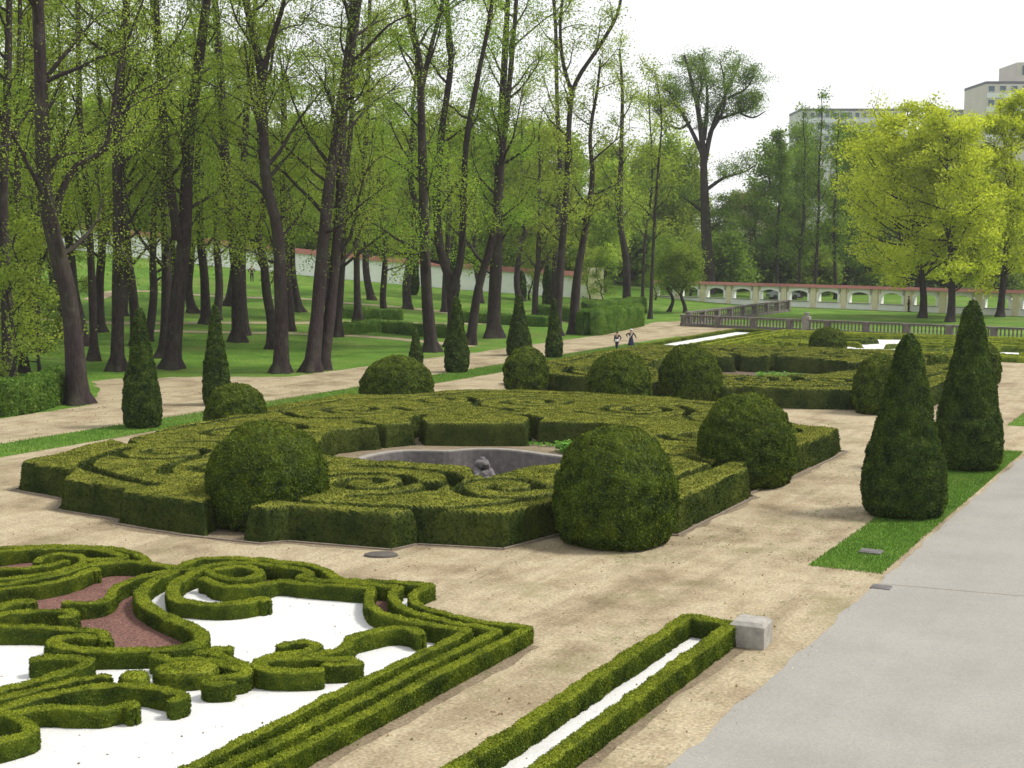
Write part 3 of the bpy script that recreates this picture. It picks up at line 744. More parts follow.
grooves1 = mirror4([catmull(p_, .15) if len(p_) < 20 else p_ for p_ in q_gr])
gaps1 = [[(.42, 3.7), (.2, 4.8), (-.9, 5.6)], [(-3.0, 1.6), (-3.9, 2.6), (-4.2, 3.6)], [(-3.8, .3), (-5.4, .9)], [(5.4, -2.5), (6.6, -3.2)], [(-4.9, -2.5), (-6.4, -3.1), (-6.6, -4.0)], list(map(tuple, [ground(483, yy, .9) - PC for yy in (462, 468, 475)])), [(-7.3, -6.2), (-6.2, -5.6), (-5.2, -6.2)],
         [(-2.4, 6.6), (-1.4, 6.2)], [(-6.4, 5.0), (-5.3, 4.4), (-4.9, 5.4)], [(6.8, -8.3), (7.6, -7.2)], [(-1.8, -8.2), (-.9, -7.9)], [(3.4, -8.9), (4.3, -8.6), (4.6, -9.5)], [(2.2, 8.2), (3.2, 7.9)]]
block_parterre(*PC, outer1, court1, grooves1, gaps1, .90, .05, 700, .055, 'broad knee-high clipped hedge of curling blocks surrounding the sunken stone pool', 21, holes=ball_holes)

# worn soil along the feet of the clipped blocks
sheet('soil', [tuple(PC + np.array(p) * (1.03, 1.025)) for p in outer1], .0095, M['dirt'], res=.4, wob=.16, hole=PC + quatre(1.03))
# low stone edging at the foot of the pool hedge
ge_ = Geo(); oe = PC + np.array(outer1) * (1.016, 1.014)
for a_, b_ in zip(oe, np.roll(oe, -1, 0)):
    L_ = np.linalg.norm(b_ - a_); ge_.box((*((a_ + b_) / 2), .018), (L_ + .03, .07, .055), rz=math.atan2(b_[1] - a_[1], b_[0] - a_[0]))
tag(ge_.build('stone_edging', M['edging'], loc=(PC[0], PC[1], 0)), 'thin low stone edging along the foot of the pool hedge', 'edging')
# pool: quatrefoil stone basin
pool = empty('pool_basin', (*PC, 0)); tag(pool, 'empty sunken stone pool with wavy rim in the middle of the curling hedge', 'pool')
n = 96; kk = np.arange(n)
def ringgeo(levels):
    V = np.concatenate([np.c_[quatre(s), np.full(n, z)] for s, z in levels])
    q = np.concatenate([np.stack([i * n + kk, i * n + (kk + 1) % n, (i + 1) * n + (kk + 1) % n, (i + 1) * n + kk], 1) for i in range(len(levels) - 1)])
    return Geo().add(V, q)
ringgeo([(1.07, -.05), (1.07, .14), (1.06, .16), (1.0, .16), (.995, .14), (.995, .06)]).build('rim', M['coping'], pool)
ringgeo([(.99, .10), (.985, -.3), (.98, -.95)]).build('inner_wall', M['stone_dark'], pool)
ringgeo([(.98, -.93), (.5, -.93), (.02, -.93)]).build('floor', M['soil'], pool)
# rockwork fountain in the pool
r = np.random.default_rng(5); fp = depth_pt(483, 470, 43.0); fr_ = empty('rock_fountain', (fp[0], fp[1], -.93)); fr_.scale = (1.0, 1.0, .92); tag(fr_, 'small pile of grey rocks rising in the empty pool as a fountain', 'fountain')
import bmesh
def rock(rad, seed):
    bm = bmesh.new(); bmesh.ops.create_icosphere(bm, subdivisions=2, radius=rad)
    for v in bm.verts:
        n_ = vnoise(np.array([[v.co.x, v.co.y, v.co.z]]) * 3 / rad * .5 + seed)[0]; v.co *= 1 + .35 * n_
    V = np.array([v.co[:] for v in bm.verts]); T = np.array([[v.index for v in f.verts] for f in bm.faces]); bm.free(); return V, T
for lv, (cnt, rr, zz, rd) in enumerate(((9, .62, .15, .30), (8, .50, .50, .26), (7, .36, .80, .22), (5, .22, 1.08, .18), (3, .10, 1.32, .15), (1, 0, 1.52, .13))):
    for c_ in range(cnt):
        a = c_ / cnt * 6.28 + lv; V, T = rock(rd * r.uniform(.8, 1.15), lv * 10 + c_)
        Geo().add(V + [rr * math.cos(a), rr * math.sin(a), zz + r.normal(0, .05)], None, T).build('rock', M['stone_dark'], fr_)

# second block parterre farther back, with a planted court
PC2 = np.array([-23.95, 70.3])
outer2 = [(x, y * .92) for x, y in [(0, -13.6), (2.6, -13.4), (3.0, -13.0), (5.4, -12.8), (8.0, -11.8), (8.6, -10.6), (10.2, -10.3), (11, -9.4), (11, 9.4), (10.2, 10.3), (8.6, 10.6), (8.0, 11.8), (5.2, 12.8), (2.8, 13.1), (0, 13.6), (-2.8, 13.1), (-5.2, 12.8), (-8.0, 11.8), (-8.6, 10.6), (-10.2, 10.3), (-11, 9.4), (-11, -9.4), (-10.2, -10.3), (-8.6, -10.6), (-8.0, -11.8), (-5.4, -12.8), (-3.0, -13.0), (-2.6, -13.4)]]
court2 = [(-2.4, -6.9), (2.4, -6.9), (4.8, -4.6), (5.6, -1), (5.6, 1.2), (4.9, 2.4), (4.0, 2.7), (3.8, 3.6), (2.4, 3.8), (2.2, 4.6), (-.6, 4.6), (-.9, 4.0), (-2.4, 3.9), (-2.7, 3.1), (-4.2, 2.9), (-4.6, 2.0), (-5.6, 1.2), (-5.6, -1), (-4.8, -4.6)]
gaps2 = [[(2.3, 4.2), (2.9, 6)], [(-.75, 4.3), (-.9, 6.4)], [(-2.5, 3.5), (-3.6, 5.4)], [(4.4, 2.6), (6, 4.2)], [(-4.4, 2.4), (-6.2, 3.6)]]
block_parterre(*PC2, outer2, court2, [g_ * (1, .9) for g_ in grooves1], gaps2, .95, .10, 300, .08, 'second broad clipped hedge of curling blocks farther back, round a planted bed', 44, holes=ball_holes)
sheet('soil', [tuple(PC + np.array(p) * 1.0) for p in court1], .016, M['dirt'], hole=PC + quatre(1.03))
sheet('soil', [tuple(PC2 + np.array(p) * (1.03, 1.025)) for p in outer2], .0095, M['dirt'], res=.5, wob=.18)
sheet('soil', [tuple(PC2 + np.array(p)) for p in court2], .016, M['soil'])

def bed_plants(cx, cy, rx, ry, n, hgt, seed, label):
    r = np.random.default_rng(seed); g = Geo(); a = r.uniform(0, 6.28, n); d = np.sqrt(r.random(n))
    p = np.stack([cx + rx * d * np.cos(a), cy + ry * d * np.sin(a), r.uniform(.04, hgt, n)], 1)
    nd = r.normal(0, .5, (n, 3)) + [0, 0, 1]; nd /= np.linalg.norm(nd, axis=1)[:, None]
    leaves(g, p, nd, r.uniform(.08, .17, n), r, .7)
    o = g.build('bed_plants', M['plant'], loc=(cx, cy, 0)); o['kind'] = 'stuff'; tag(o, label, 'plants')
bed_plants(PC[0] + 3.3, PC[1] + 2.9, 1.3, .6, 1500, .42, 3, 'bright green leafy plants beside the pool rim')
bed_plants(PC[0] + .3, PC[1] + 3.8, 1.6, .25, 200, .14, 9, 'thin green seedlings behind the pool rim')
bed_plants(PC2[0] + 1.6, PC2[1] - .4, 1.7, 1.2, 1600, .45, 6, 'bright green leafy plants in the court of the farther hedge')

# third, low scroll parterre in front of the balustrade
PC3 = np.array([-24.0, 97.5])
outer3 = [(-10.8, -9), (-2.5, -10), (2.5, -10), (14, -9), (14, 10), (-10.8, 10)]
sheet('white_gravel', [tuple(PC3 + np.array(p) * .97) for p in outer3], .013, M['white_gravel'])
curves3 = []
for sx in (1, -1):
    for sy_ in (1, -1):
        for p_ in (spiral_pts(3.2, 3.2, 2.4, .5, 200, 1.4), spiral_pts(7.6, 5.6, 2.0, .5, 20, 1.3), spiral_pts(7.4, 1.6, 1.6, .4, 120, 1.2), catmull([(0.2, 7.6), (2.2, 6.9), (4.6, 7.6), (6.2, 8.2)], .2), catmull([(5.0, 4.6), (6.0, 3.2), (5.4, 1.4), (5.8, .3)], .2)):
            curves3.append(np.asarray(p_) * (sx, sy_))
for x_ in (11.6, 13.2):
    for y_ in (5.5, -5.2): curves3.append(spiral_pts(x_, y_, 1.3, .4, 40 * x_, 1.2))
for y_ in (-6.9, -.9, 1.2, 4.2): curves3.append(np.array([(-8.6 + abs(y_), y_), (-1.5, y_)])); curves3.append(np.array([(1.5, y_), (13, y_)]))
box3 = [np.array([(-10.4, -9.2), (14, -9.2), (14, 9.6), (-10.4, 9.6), (-10.4, -9.2)], float), np.array([(-9.3, -8.2), (14, -8.2), (14, 8.6), (-9.3, 8.6), (-9.3, -8.2)], float)]
def ex3(P):
    d = np.full(len(P), 9.0)
    for c in curves3: d = np.minimum(d, seg_dist(P, c) - .18)
    for c in box3: d = np.minimum(d, seg_dist(P, c) - .27)
    return -d
block_parterre(*PC3, outer3, None, [], [], .36, .11, 200, .07, 'low far scroll hedge on white gravel just before the stone balustrade', 63, mat='box', extra=ex3)

# ------------------------------------------------------------------ clipped topiary
DOME = [(.02, -.02), (.74, -.01), (.87, .04), (.96, .14), (1.0, .28), (.99, .42), (.95, .56), (.865, .69), (.73, .81), (.55, .905), (.33, .97), (.13, 1.0), (.01, 1.005)]
CONE = [(.02, -.01), (.72, 0), (.90, .03), (.985, .09), (1.0, .16), (.96, .26), (.83, .38), (.70, .50), (.57, .62), (.46, .73), (.375, .82), (.29, .90), (.20, .955), (.10, .99), (.01, 1.0)]
def prof_s(prof, n):
    prof = np.array(prof); s = np.r_[0, np.cumsum(np.linalg.norm(np.diff(prof, axis=0), axis=1))]
    t = np.linspace(0, s[-1], n); return np.stack([np.interp(t, s, prof[:, 0]), np.interp(t, s, prof[:, 1])], 1)
def topiary(name, prof, rad, h, seed, mat, dens, size, wob=.05, seg=150, rings=84):
    p = prof_s(prof, rings); an = np.arange(seg) / seg * 2 * math.pi
    V = np.concatenate([np.stack([rad * r_ * np.cos(an), rad * r_ * np.sin(an), np.full(seg, h * z)], 1) for r_, z in p])
    nrm = V - [0, 0, h * .4]; nrm /= np.linalg.norm(nrm, axis=1)[:, None]
    V = V + nrm * (wob * vnoise(V * 1.1 + seed * 7.3) + wob * .6 * vnoise(V * 3.2 + seed) + .06 * vnoise(V * 5.5 + seed) + .04 * vnoise(V * 12 + seed))[:, None]
    k = np.arange(seg); q = np.concatenate([np.stack([i * seg + k, i * seg + (k + 1) % seg, (i + 1) * seg + (k + 1) % seg, (i + 1) * seg + k], 1) for i in range(rings - 1)])
    tip = np.repeat(np.clip((p[:-1, 1] - .55) / .4, 0, 1) * .5, seg)  # top light painted into the leaf colour, rising with height
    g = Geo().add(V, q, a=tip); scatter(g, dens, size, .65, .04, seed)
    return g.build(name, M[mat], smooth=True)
def row_z(py, dist):
    d1 = (384 - py) / F; return CH + dist * (d1 * cP - sP) / (cP + d1 * sP)
def place_topiary(name, prof, px, by, ty, wpx, label, cat, mat, seed, group, dens=None, size=None, wob=.05):
    b = ground(px, by); dist = heading_dist(*b); rad = wpx / 2 * dist / F
    v = b / np.linalg.norm(b); c = b + v * rad * .72; dist = heading_dist(*c); rad = wpx / 2 * dist / F
    top = row_z(ty, dist)
    if dens is None:
        dens = float(np.clip(1000 * (36 / dist) ** 1.3, 180, 1100)); size = float(np.clip(.056 * dist / 36, .045, .12))
    o = topiary(name, prof, rad, top, seed, mat, dens, size, wob)
    o.location = (c[0], c[1], 0); o.rotation_euler = (0, 0, seed); tag(o, label, cat, group); return o
for s_, (px, by, ty, w_, lab) in enumerate(balls):
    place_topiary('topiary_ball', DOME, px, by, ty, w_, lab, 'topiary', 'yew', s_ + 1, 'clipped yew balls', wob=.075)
p_ = PC + np.array([9.3, 6.6]); o = topiary('topiary_ball', DOME, .55, 1.12, 31, 'yew', 500, .06); o.location = (p_[0], p_[1], 0); tag(o, 'tiny yew bump at the far right end of the pool hedge', 'topiary', 'clipped yew balls')
cones = [
 (903, 520, 334, 82, 'tall clipped cone on the grass strip, nearer of the two by the drive'),
 (967, 472, 300, 66, 'tallest slender clipped cone on the grass strip, farther of the two by the drive'),
 (143, 429, 306, 37, 'dark narrow clipped cone nearest the left edge on the grass strip'),
 (217, 406, 305, 27, 'slim clipped cone rising just behind the notched yew ball'),
 (457, 373, 296, 24, 'clipped cone with a tapered foot on the grass strip, before the forked tree'),
 (519, 356, 295, 24, 'broad-based clipped cone behind the smallish yew ball'),
 (554, 358, 298, 17, 'thinnest clipped cone, beside the walking couple path'),
 (416, 365, 328, 14, 'smallest clipped cone half hidden behind the flattened yew ball'),
]
for s_, (px, by, ty, w_, lab) in enumerate(cones):
    place_topiary('topiary_cone', CONE, px, by, ty, w_, lab, 'topiary', 'thuja', s_ + 51, 'clipped thuja cones', wob=.06)

# ------------------------------------------------------------------ trees
def limb(tg, base, d, L, r0, rr, up=.25, n=6, sides=5, wig=.18):
    P = [np.array(base, float)]; d = np.array(d, float); d /= np.linalg.norm(d)
    for i in range(n - 1):
        d = d + rr.normal(0, wig, 3) + [0, 0, up * .35]; d /= np.linalg.norm(d); P.append(P[-1] + d * L / (n - 1))
    P = np.array(P); tg.tube(P, np.linspace(r0, max(.012, r0 * .22), n), sides, cap=False)
    return P
def foliage(lg, P, rr, count, spread, size, droop=.3, flat=.6):
    t = rr.uniform(.15, 1, count) * (len(P) - 1); i = np.minimum(t.astype(int), len(P) - 2); f = (t - i)[:, None]
    p = P[i] * (1 - f) + P[i + 1] * f + rr.normal(0, spread, (count, 3)) * [1, 1, flat] - [0, 0, droop * spread]
    nd = rr.normal(0, .75, (count, 3)) + [0, 0, .7]; nd /= np.linalg.norm(nd, axis=1)[:, None]
    leaves(lg, p, nd, size * rr.uniform(.6, 1.35, count), rr, .75)
def dress(tg, lg, stem, rad, rr, z_lo, nlimb, Llo, Lhi, nsub, nleaf, lsize, elev=(20, 55), spread=.5, zmax=None, bias=None, upw=.25):
    """limbs, branches and leaves over the upper part of a stem (points with radii)"""
    z = stem[:, 2]; zt = z.max() if zmax is None else min(zmax, z.max())
    for k in range(nlimb):
        zz = z_lo + (zt - z_lo) * ((k + rr.random()) / nlimb); i = int(np.argmin(np.abs(z - zz))); f = (zz - z_lo) / (zt - z_lo + 1e-6)
        L = (Llo + (Lhi - Llo) * f) * rr.uniform(.6, 1.25); az = rr.uniform(0, 6.283); el = R(rr.uniform(*elev))
        d = [math.cos(az) * math.cos(el), math.sin(az) * math.cos(el), math.sin(el)]
        P = limb(tg, stem[i], d, L, min(rad[i] * .5, .035 + .017 * L), rr, upw)
        foliage(lg, P[2:], rr, nleaf, spread * .8, lsize)
        for s_ in range(nsub):
            t = rr.uniform(.25, 1) * (len(P) - 1.01); j = int(t); b = P[j] + (P[j + 1] - P[j]) * (t - j)
            dd = (P[j + 1] - P[j]); dd = dd / np.linalg.norm(dd) + rr.normal(0, .75, 3) * [1, 1, .7]
            S = limb(tg, b, dd, L * rr.uniform(.25, .5), .012 + .004 * L, rr, upw * .6, 4, 3, .25)
            foliage(lg, S, rr, nleaf, spread, lsize)
def stem_from_px(pl, dist, jit, rr):
    P = np.array([depth_pt(x, y, dist) for x, y in pl]); 
    if jit:
        v = np.array([-sY, cY, 0]); s = np.linspace(0, 1, len(P)); P = P + v * (s * rr.normal(0, jit))[:, None]
    return P
def smooth3(P, k=5):
    return catmull(P, max(.4, np.linalg.norm(P[-1] - P[0]) / (len(P) * k)))
def flare(P, rad):
    h = P[:, 2] - P[0, 2]; return rad * (1 + .55 * np.exp(-h / .5) + .12 * np.exp(-h / 2.0))

def roots(tg, P, sides, rr):
    """buttressed root flare and slightly fluted, uneven stem"""
    V = tg.v[-1].reshape(len(P), sides, 3); th = np.arange(sides) / sides * 2 * math.pi; h = (P[:, 2] - P[0, 2])[:, None]
    f = 1 + .34 * np.exp(-h / .35) * np.cos(rr.integers(3, 6) * th + rr.uniform(0, 6)) + .05 * np.cos(3 * th + rr.uniform(0, 6)) + .06 * vnoise((V * [2.5, 2.5, .6]).reshape(-1, 3)).reshape(len(P), sides)
    V[:] = P[:, None, :] + (V - P[:, None, :]) * f[:, :, None]
def px_tree(stems, widths, label, cat, leafmat, seed, group, nlimb=15, nsub=6, nleaf=24, lsize=.19, z_lo=8.0, L=(5.5, 3.0), barkm='bark', base=None, sprd=.55):
    rr = np.random.default_rng(seed); bx, by = stems[0][0]
    b = on_terrain(bx, by) if base is None else np.array(base); dist = heading_dist(b[0], b[1]); ppm = F / dist; lsize = lsize or float(np.clip(2.05 * dist / F, .09, .2))
    tg, lg = Geo(), Geo()
    for k, (pl, (w0, w1)) in enumerate(zip(stems, widths)):
        P = stem_from_px(pl, dist, 1.0 if k == 0 else 1.5, rr)
        if k == 0: P[0, 2] = b[2] - .15; 
        P = smooth3(P); s = np.linspace(0, 1, len(P)); rad = .92 * (w0 + (w1 - w0) * s ** .9) / 2 / ppm
        if k == 0: rad = flare(P, rad)
        tg.tube(P, rad * (1 + .07 * vnoise(P * .9 + seed)), 16, cap=False); roots(tg, P, 16, rr)
        frac = 1.0 if k == 0 else .45
        zl = b[2] + z_lo if k == 0 else max(P[0, 2] + 1, b[2] + z_lo * .8)
        if P[-1, 2] > zl + 2:
            dress(tg, lg, P, rad, rr, zl, max(3, int(nlimb * frac)), L[0], L[1], nsub, nleaf, lsize, spread=sprd)
    root = empty('park_tree', b); tag(root, label, cat, group)
    tg.build('trunk', M[barkm], root, smooth=True, loc=b).location = (0, 0, 0)
    lg.build('crown', M[leafmat], root, loc=b).location = (0, 0, 0)
    return root

PT = 'tall park trees by the path'
TREES = [
 ([[(78, 404), (76, 350), (70, 290), (58, 240), (50, 190), (48, 100), (46, 0), (50, -130)], [(56, 215), (61, 190), (75, 165), (100, 150), (108, 118), (116, 60), (140, -10)]], [(22, 8), (8, 2)], 'stout bent tree with a crooked side limb, nearest the left edge by the path', 'spring'),
 ([[(117, 371), (119, 250), (119, 150), (124, 60), (130, 0), (136, -140)], [(121, 125), (135, 90), (150, 60), (158, 10)]], [(14, 6), (5, 1.5)], 'straight slim tree between the bent trunk and the nearest left cone', 'spring_green'),
 ([[(94, 361), (91, 280), (86, 200), (78, 120), (75, 0), (72, -110)]], [(9, 4)], 'thin tree leaning left close behind the stout bent trunk', 'spring'),
 ([[(172, 369), (177, 300), (183, 240), (186, 150), (196, 60), (203, 0), (215, -130)], [(178, 240), (169, 160), (164, 60), (158, -70)]], [(18, 7), (11, 4)], 'massive trunk splitting into two above the nearest left cone', 'spring_green'),
 ([[(163, 358), (166, 300), (164, 200), (160, 100), (150, 0), (140, -90)]], [(12, 4)], 'dark tree partly hidden behind the massive split trunk', 'spring'),
 ([[(238, 342), (236, 270), (228, 200), (222, 100), (215, 0), (208, -90)]], [(13, 5)], 'dark tree leaning left behind the slim left cone', 'spring_green'),
 ([[(244, 335), (241, 270), (243, 150), (250, 50), (258, -70)]], [(10, 4)], 'tree crossing behind the left-leaning dark tree, near the standing man', 'spring'),
 ([[(281, 373), (281, 300), (277, 230), (266, 180), (262, 100), (258, 60), (245, 0), (235, -90)], [(261, 90), (272, 50), (288, 10), (302, -50)], [(266, 165), (259, 130), (250, 90), (243, 40)]], [(16, 5), (7, 3), (5, 2)], 'tree with a kinked trunk forking like a Y, left of the leaning pair', 'spring'),
 ([[(311, 372), (317, 300), (325, 200), (335, 120), (345, 40), (352, -40), (362, -140)]], [(16, 6)], 'tall straight tree leaning right, front one of the leaning pair', 'spring_green'),
 ([[(322, 370), (331, 300), (338, 220), (342, 120), (350, 50), (357, 0), (368, -120)], [(344, 68), (365, 52), (390, 28), (414, 18)]], [(13, 5), (5, 1.5)], 'tree with a long side bough, rear one of the leaning pair', 'spring'),
 ([[(337, 337), (343, 250), (346, 170), (351, 120), (353, -60)]], [(8, 3)], 'slender trunk just right of the leaning pair', 'spring_green'),
 ([[(358, 323), (357, 250), (363, 180), (368, 100), (371, -50)], [(357, 245), (350, 200), (347, 150)]], [(8, 3), (4, 2)], 'Y-forked slender tree standing before the white wall', 'spring'),
 ([[(432, 352), (427, 290), (424, 200), (422, 110), (420, 62), (408, 10), (394, -70)], [(421, 90), (432, 40), (441, 0), (453, -80)]], [(14, 5), (6, 2.5)], 'thick straight tree left of the tuning-fork tree', 'spring_green'),
 ([[(452, 347), (451, 290), (440, 250), (436, 200), (441, 130), (450, 60), (446, 0), (445, -110)], [(453, 290), (462, 250), (466, 150), (478, 80), (490, 20), (502, -70)]], [(11, 4), (9, 3)], 'tree shaped like a tuning fork, splitting low into two stems', 'spring'),
 ([[(470, 345), (478, 290), (492, 240), (500, 180), (508, 100), (515, 20), (521, -80)]], [(10, 3)], 'slender tree leaning strongly right past the thick grey trunk', 'spring_green'),
 ([[(493, 338), (495, 290), (497, 235), (500, 150), (505, 50), (511, -60)]], [(15, 4)], 'thick grey-brown trunk behind the right-leaning slender tree', 'spring_green'),
 ([[(553, 313), (556, 250), (560, 180), (557, 100), (555, 20), (548, -50)]], [(7, 3)], 'thin straight tree behind the sparse forked tree against the sky', 'spring'),
 ([[(556, 336), (561, 260), (567, 180), (570, 110), (577, 80), (600, 45), (617, 15), (623, -15)], [(573, 98), (562, 60), (560, 20), (566, -20)]], [(10, 3), (5, 2)], 'sparse tall tree with a bare fork against the white sky', 'spring'),
 ([[(573, 334), (577, 280), (585, 230), (592, 180), (590, 135), (597, 90), (600, 60)]], [(11, 2)], 'short leaning tree ending in thin twigs, left of the clipped hedge end', 'spring'),
 ([[(627, 309), (626, 260), (620, 220), (621, 150), (622, 95), (619, 50)]], [(9, 2.5)], 'solitary kinked tree at the end of the clipped lawn hedge', 'spring'),
 ([[(650, 319), (653, 250), (656, 190), (661, 120), (655, 75)]], [(4, 1.5)], 'very thin tree beside the far bend of the path', 'spring'),
 ([[(642, 306), (645, 240), (652, 180), (648, 90)]], [(3.5, 1.5)], 'thinnest twin stem behind the far bend of the path', 'spring'),
 ([[(9, 386), (9, 300), (8, 200), (15, 100), (20, 0), (24, -100)]], [(14, 5)], 'dark tree at the very left edge behind the clipped hedge', 'spring_green'),
 ([[(24, 373), (24, 300), (20, 200), (23, 100), (28, -60)]], [(8, 3)], 'thin tree second from the left edge behind the clipped hedge', 'spring'),
]
for n_, (st, wd, lab, lm) in enumerate(TREES):
    sparse = n_ in (17, 18, 19, 20, 21, 16)
    px_tree(st, wd, lab, 'tree', lm, 100 + n_, PT, nlimb=16 if not sparse else 15, nsub=8 if not sparse else 7, nleaf=72 if not sparse else 34,
            lsize=None, z_lo=5.0 if not sparse else 7, L=(6.0, 3.2) if not sparse else (4.2, 2.4))

# library trees for the depth of the park and the wood beyond the wall
def lib_tree(name, H, r0, z_lo, nlimb, L, nsub, nleaf, lsize, lm, seed, elev=(15, 55), lean=.6, sprd=.6, barkm='bark', upw=.25, ztop=None):
    rr = np.random.default_rng(seed); n = 12
    z = np.linspace(-.2, H, n); wx = np.cumsum(rr.normal(0, lean * .35, (n, 2)), 0); wx -= wx[0]
    P = smooth3(np.c_[wx, z], 3); s = np.linspace(0, 1, len(P)); rad = flare(P, r0 * (1 - s) ** .75 + .03)
    tg, lg = Geo(), Geo(); tg.tube(P, rad, 12, cap=False); roots(tg, P, 12, rr)
    dress(tg, lg, P, rad, rr, z_lo, nlimb, L[0], L[1], nsub, nleaf, lsize, elev, sprd, upw=upw)
    root = empty(name, (0, 0, 0)); tg.build('trunk', M[barkm], root, smooth=True); lg.build('crown', M[lm], root); return root
def spread(lib, spots, label, cat, group, seed):
    r = np.random.default_rng(seed); used = set()
    for k, (x, y, s_) in enumerate(spots):
        src = lib[k % len(lib)]; z = float(terrain(x, y)); rz = r.uniform(0, 6.28)
        if id(src) not in used and 'placed' not in src:
            o = src; src['placed'] = 1; o.location = (x, y, z); o.rotation_euler = (0, 0, rz); o.scale = (s_,) * 3
        else: o = copy_tree(src, (x, y, z), rz, s_)
        if 'placed' in o: pass
        tag(o, label, cat, group)
    for o in lib: pass
parkL = [lib_tree('park_tree', 25, .36, 4.5, 18, (5.0, 3), 7, 56, .19, lm, 300 + k) for k, lm in enumerate(('spring', 'spring_green', 'spring'))]
spots = []
for px, py, s_ in [(136, 346, .9), (147, 341, .8), (193, 313, .95), (206, 324, 1.0), (215, 320, .9), (271, 349, .9), (290, 331, .9), (385, 318, .8), (408, 309, 1.1), (100, 332, .9), (84, 346, .9), (60, 338, 1.0), (35, 352, 1.0),
                   (480, 303, .9), (520, 301, .9), (535, 318, .8), (300, 312, .9), (330, 306, 1.0), (175, 322, .9), (120, 316, 1.0), (20, 330, 1.0), (-15, 350, 1), (-30, 375, 1), (372, 300, 1.), (445, 312, .9), (228, 306, 1), (50, 310, 1)]:
    p = on_terrain(px, py); spots.append((p[0], p[1], s_))
spread(parkL, spots, 'dark-trunked slender tree standing farther back on the sloping lawn', 'tree', 'park trees farther back on the lawn', 4)

# understory saplings and low foliage
sap = [lib_tree('sapling', 8.5, .09, .9, 18, (2.8, 1.4), 7, 44, .15, lm, 340 + k, elev=(5, 40), sprd=.38) for k, lm in enumerate(('spring', 'spring_green'))]
sp_ = []
for px, py, s_ in [(8, 398, .95), (40, 376, .8), (-10, 380, 1.1), (603, 306, .7), (590, 300, .8), (655, 300, .8), (690, 296, .9), (25, 345, 1), (70, 318, .9), (530, 300, .8)]:
    p = on_terrain(px, py); sp_.append((p[0], p[1], s_))
spread(sap, sp_, 'small leafy sapling with light green leaves under the tall trees', 'tree', 'saplings under the trees', 6)
# two small round-headed trees before the arcade
for px, py, ty, lab, sd in ((668, 312, 238, 'small round-headed tree with a leaning stem left of the arcade', 5), (685, 313, 246, 'small round-headed tree with an upright stem at the start of the arcade', 6)):
    b = on_terrain(px, py); dist = heading_dist(b[0], b[1]); Ht = row_z(ty, dist)
    o = lib_tree('small_tree', Ht * .9, .16, 1.9, 16, (2.8, 1.4), 7, 46, .20, 'spring_green', 350 + sd, elev=(0, 45), sprd=.5); o.location = b; tag(o, lab, 'tree')

# wood beyond the wall
woodL = [lib_tree('wood_tree', 21, .3, 2.0, 26, (5.2, 2.8), 8, 64, .40, lm, 400 + k, elev=(5, 50), sprd=.9) for k, lm in enumerate(('wood_leaf', 'spring_green', 'spring', 'wood_leaf'))]
woodD = lib_tree('wood_tree', 21, .3, 2.0, 24, (4.6, 2.2), 7, 44, .40, 'darkleaf', 471, elev=(10, 55), sprd=.8)
r = np.random.default_rng(77); spots = []; dspots = []
for row, (d0, cnt, x0, x1) in enumerate(((172, 13, -40, 700), (188, 18, -60, 1060), (206, 22, -80, 1090), (228, 24, -80, 1100), (250, 22, -80, 1100))):
    for k in range(cnt):
        px = x0 + (x1 - x0) * (k + r.uniform(.2, .8)) / cnt; d_ = d0 + r.uniform(-5, 5); d_ = max(d_, 200) if px > 640 else d_; p = depth_pt(px, 300, d_)
        s_ = r.uniform(.85, 1.15)
        if px > 870: s_ *= .8
        elif px > 772: s_ *= 1.12
        elif px > 755: s_ *= .9
        elif px > 700: s_ *= .74
        elif px > 640: s_ *= .85
        elif px > 540: s_ *= .85
        else: s_ *= .86
        (dspots if 735 < px < 868 else spots).append((p[0], p[1], s_))
spread([woodD], dspots, 'dark green tree in the dense wood between the great domed tree and the maples', 'tree', 'dark trees of the wood beyond the arcade', 12)
spread(woodL, spots, 'leafy tree in the dense spring wood beyond the white wall', 'tree', 'trees of the wood beyond the wall', 9)
# shrub layer beyond the wall
shr = [lib_tree('shrub', 5.5, .08, .2, 20, (2.8, 1.6), 6, 50, .36, lm, 430 + k, elev=(-5, 50), sprd=.6) for k, lm in enumerate(('darkleaf', 'spring_green'))]
spots = []
for k in range(60):
    px = -40 + 1120 * (k + r.uniform(0, 1)) / 60; d_ = r.uniform(176, 200) if px < 650 else r.uniform(188, 215); p = depth_pt(px, 300, d_); spots.append((p[0], p[1], r.uniform(.8, 1.5)))
spread(shr, spots, 'bushy shrub filling the edge of the wood beyond the wall', 'shrub', 'shrubs beyond the wall', 10)

# named trees on the right
def at_px(px, dist): p = depth_pt(px, 300, dist); return np.array([p[0], p[1], float(terrain(p[0], p[1]))])
def solo(px, dist, ty, label, cat='tree', name='wood_tree', **kw):
    b = at_px(px, dist); Ht = row_z(ty, dist) - b[2]; o = lib_tree(name, Ht, **kw); o.location = b; tag(o, label, cat); return o
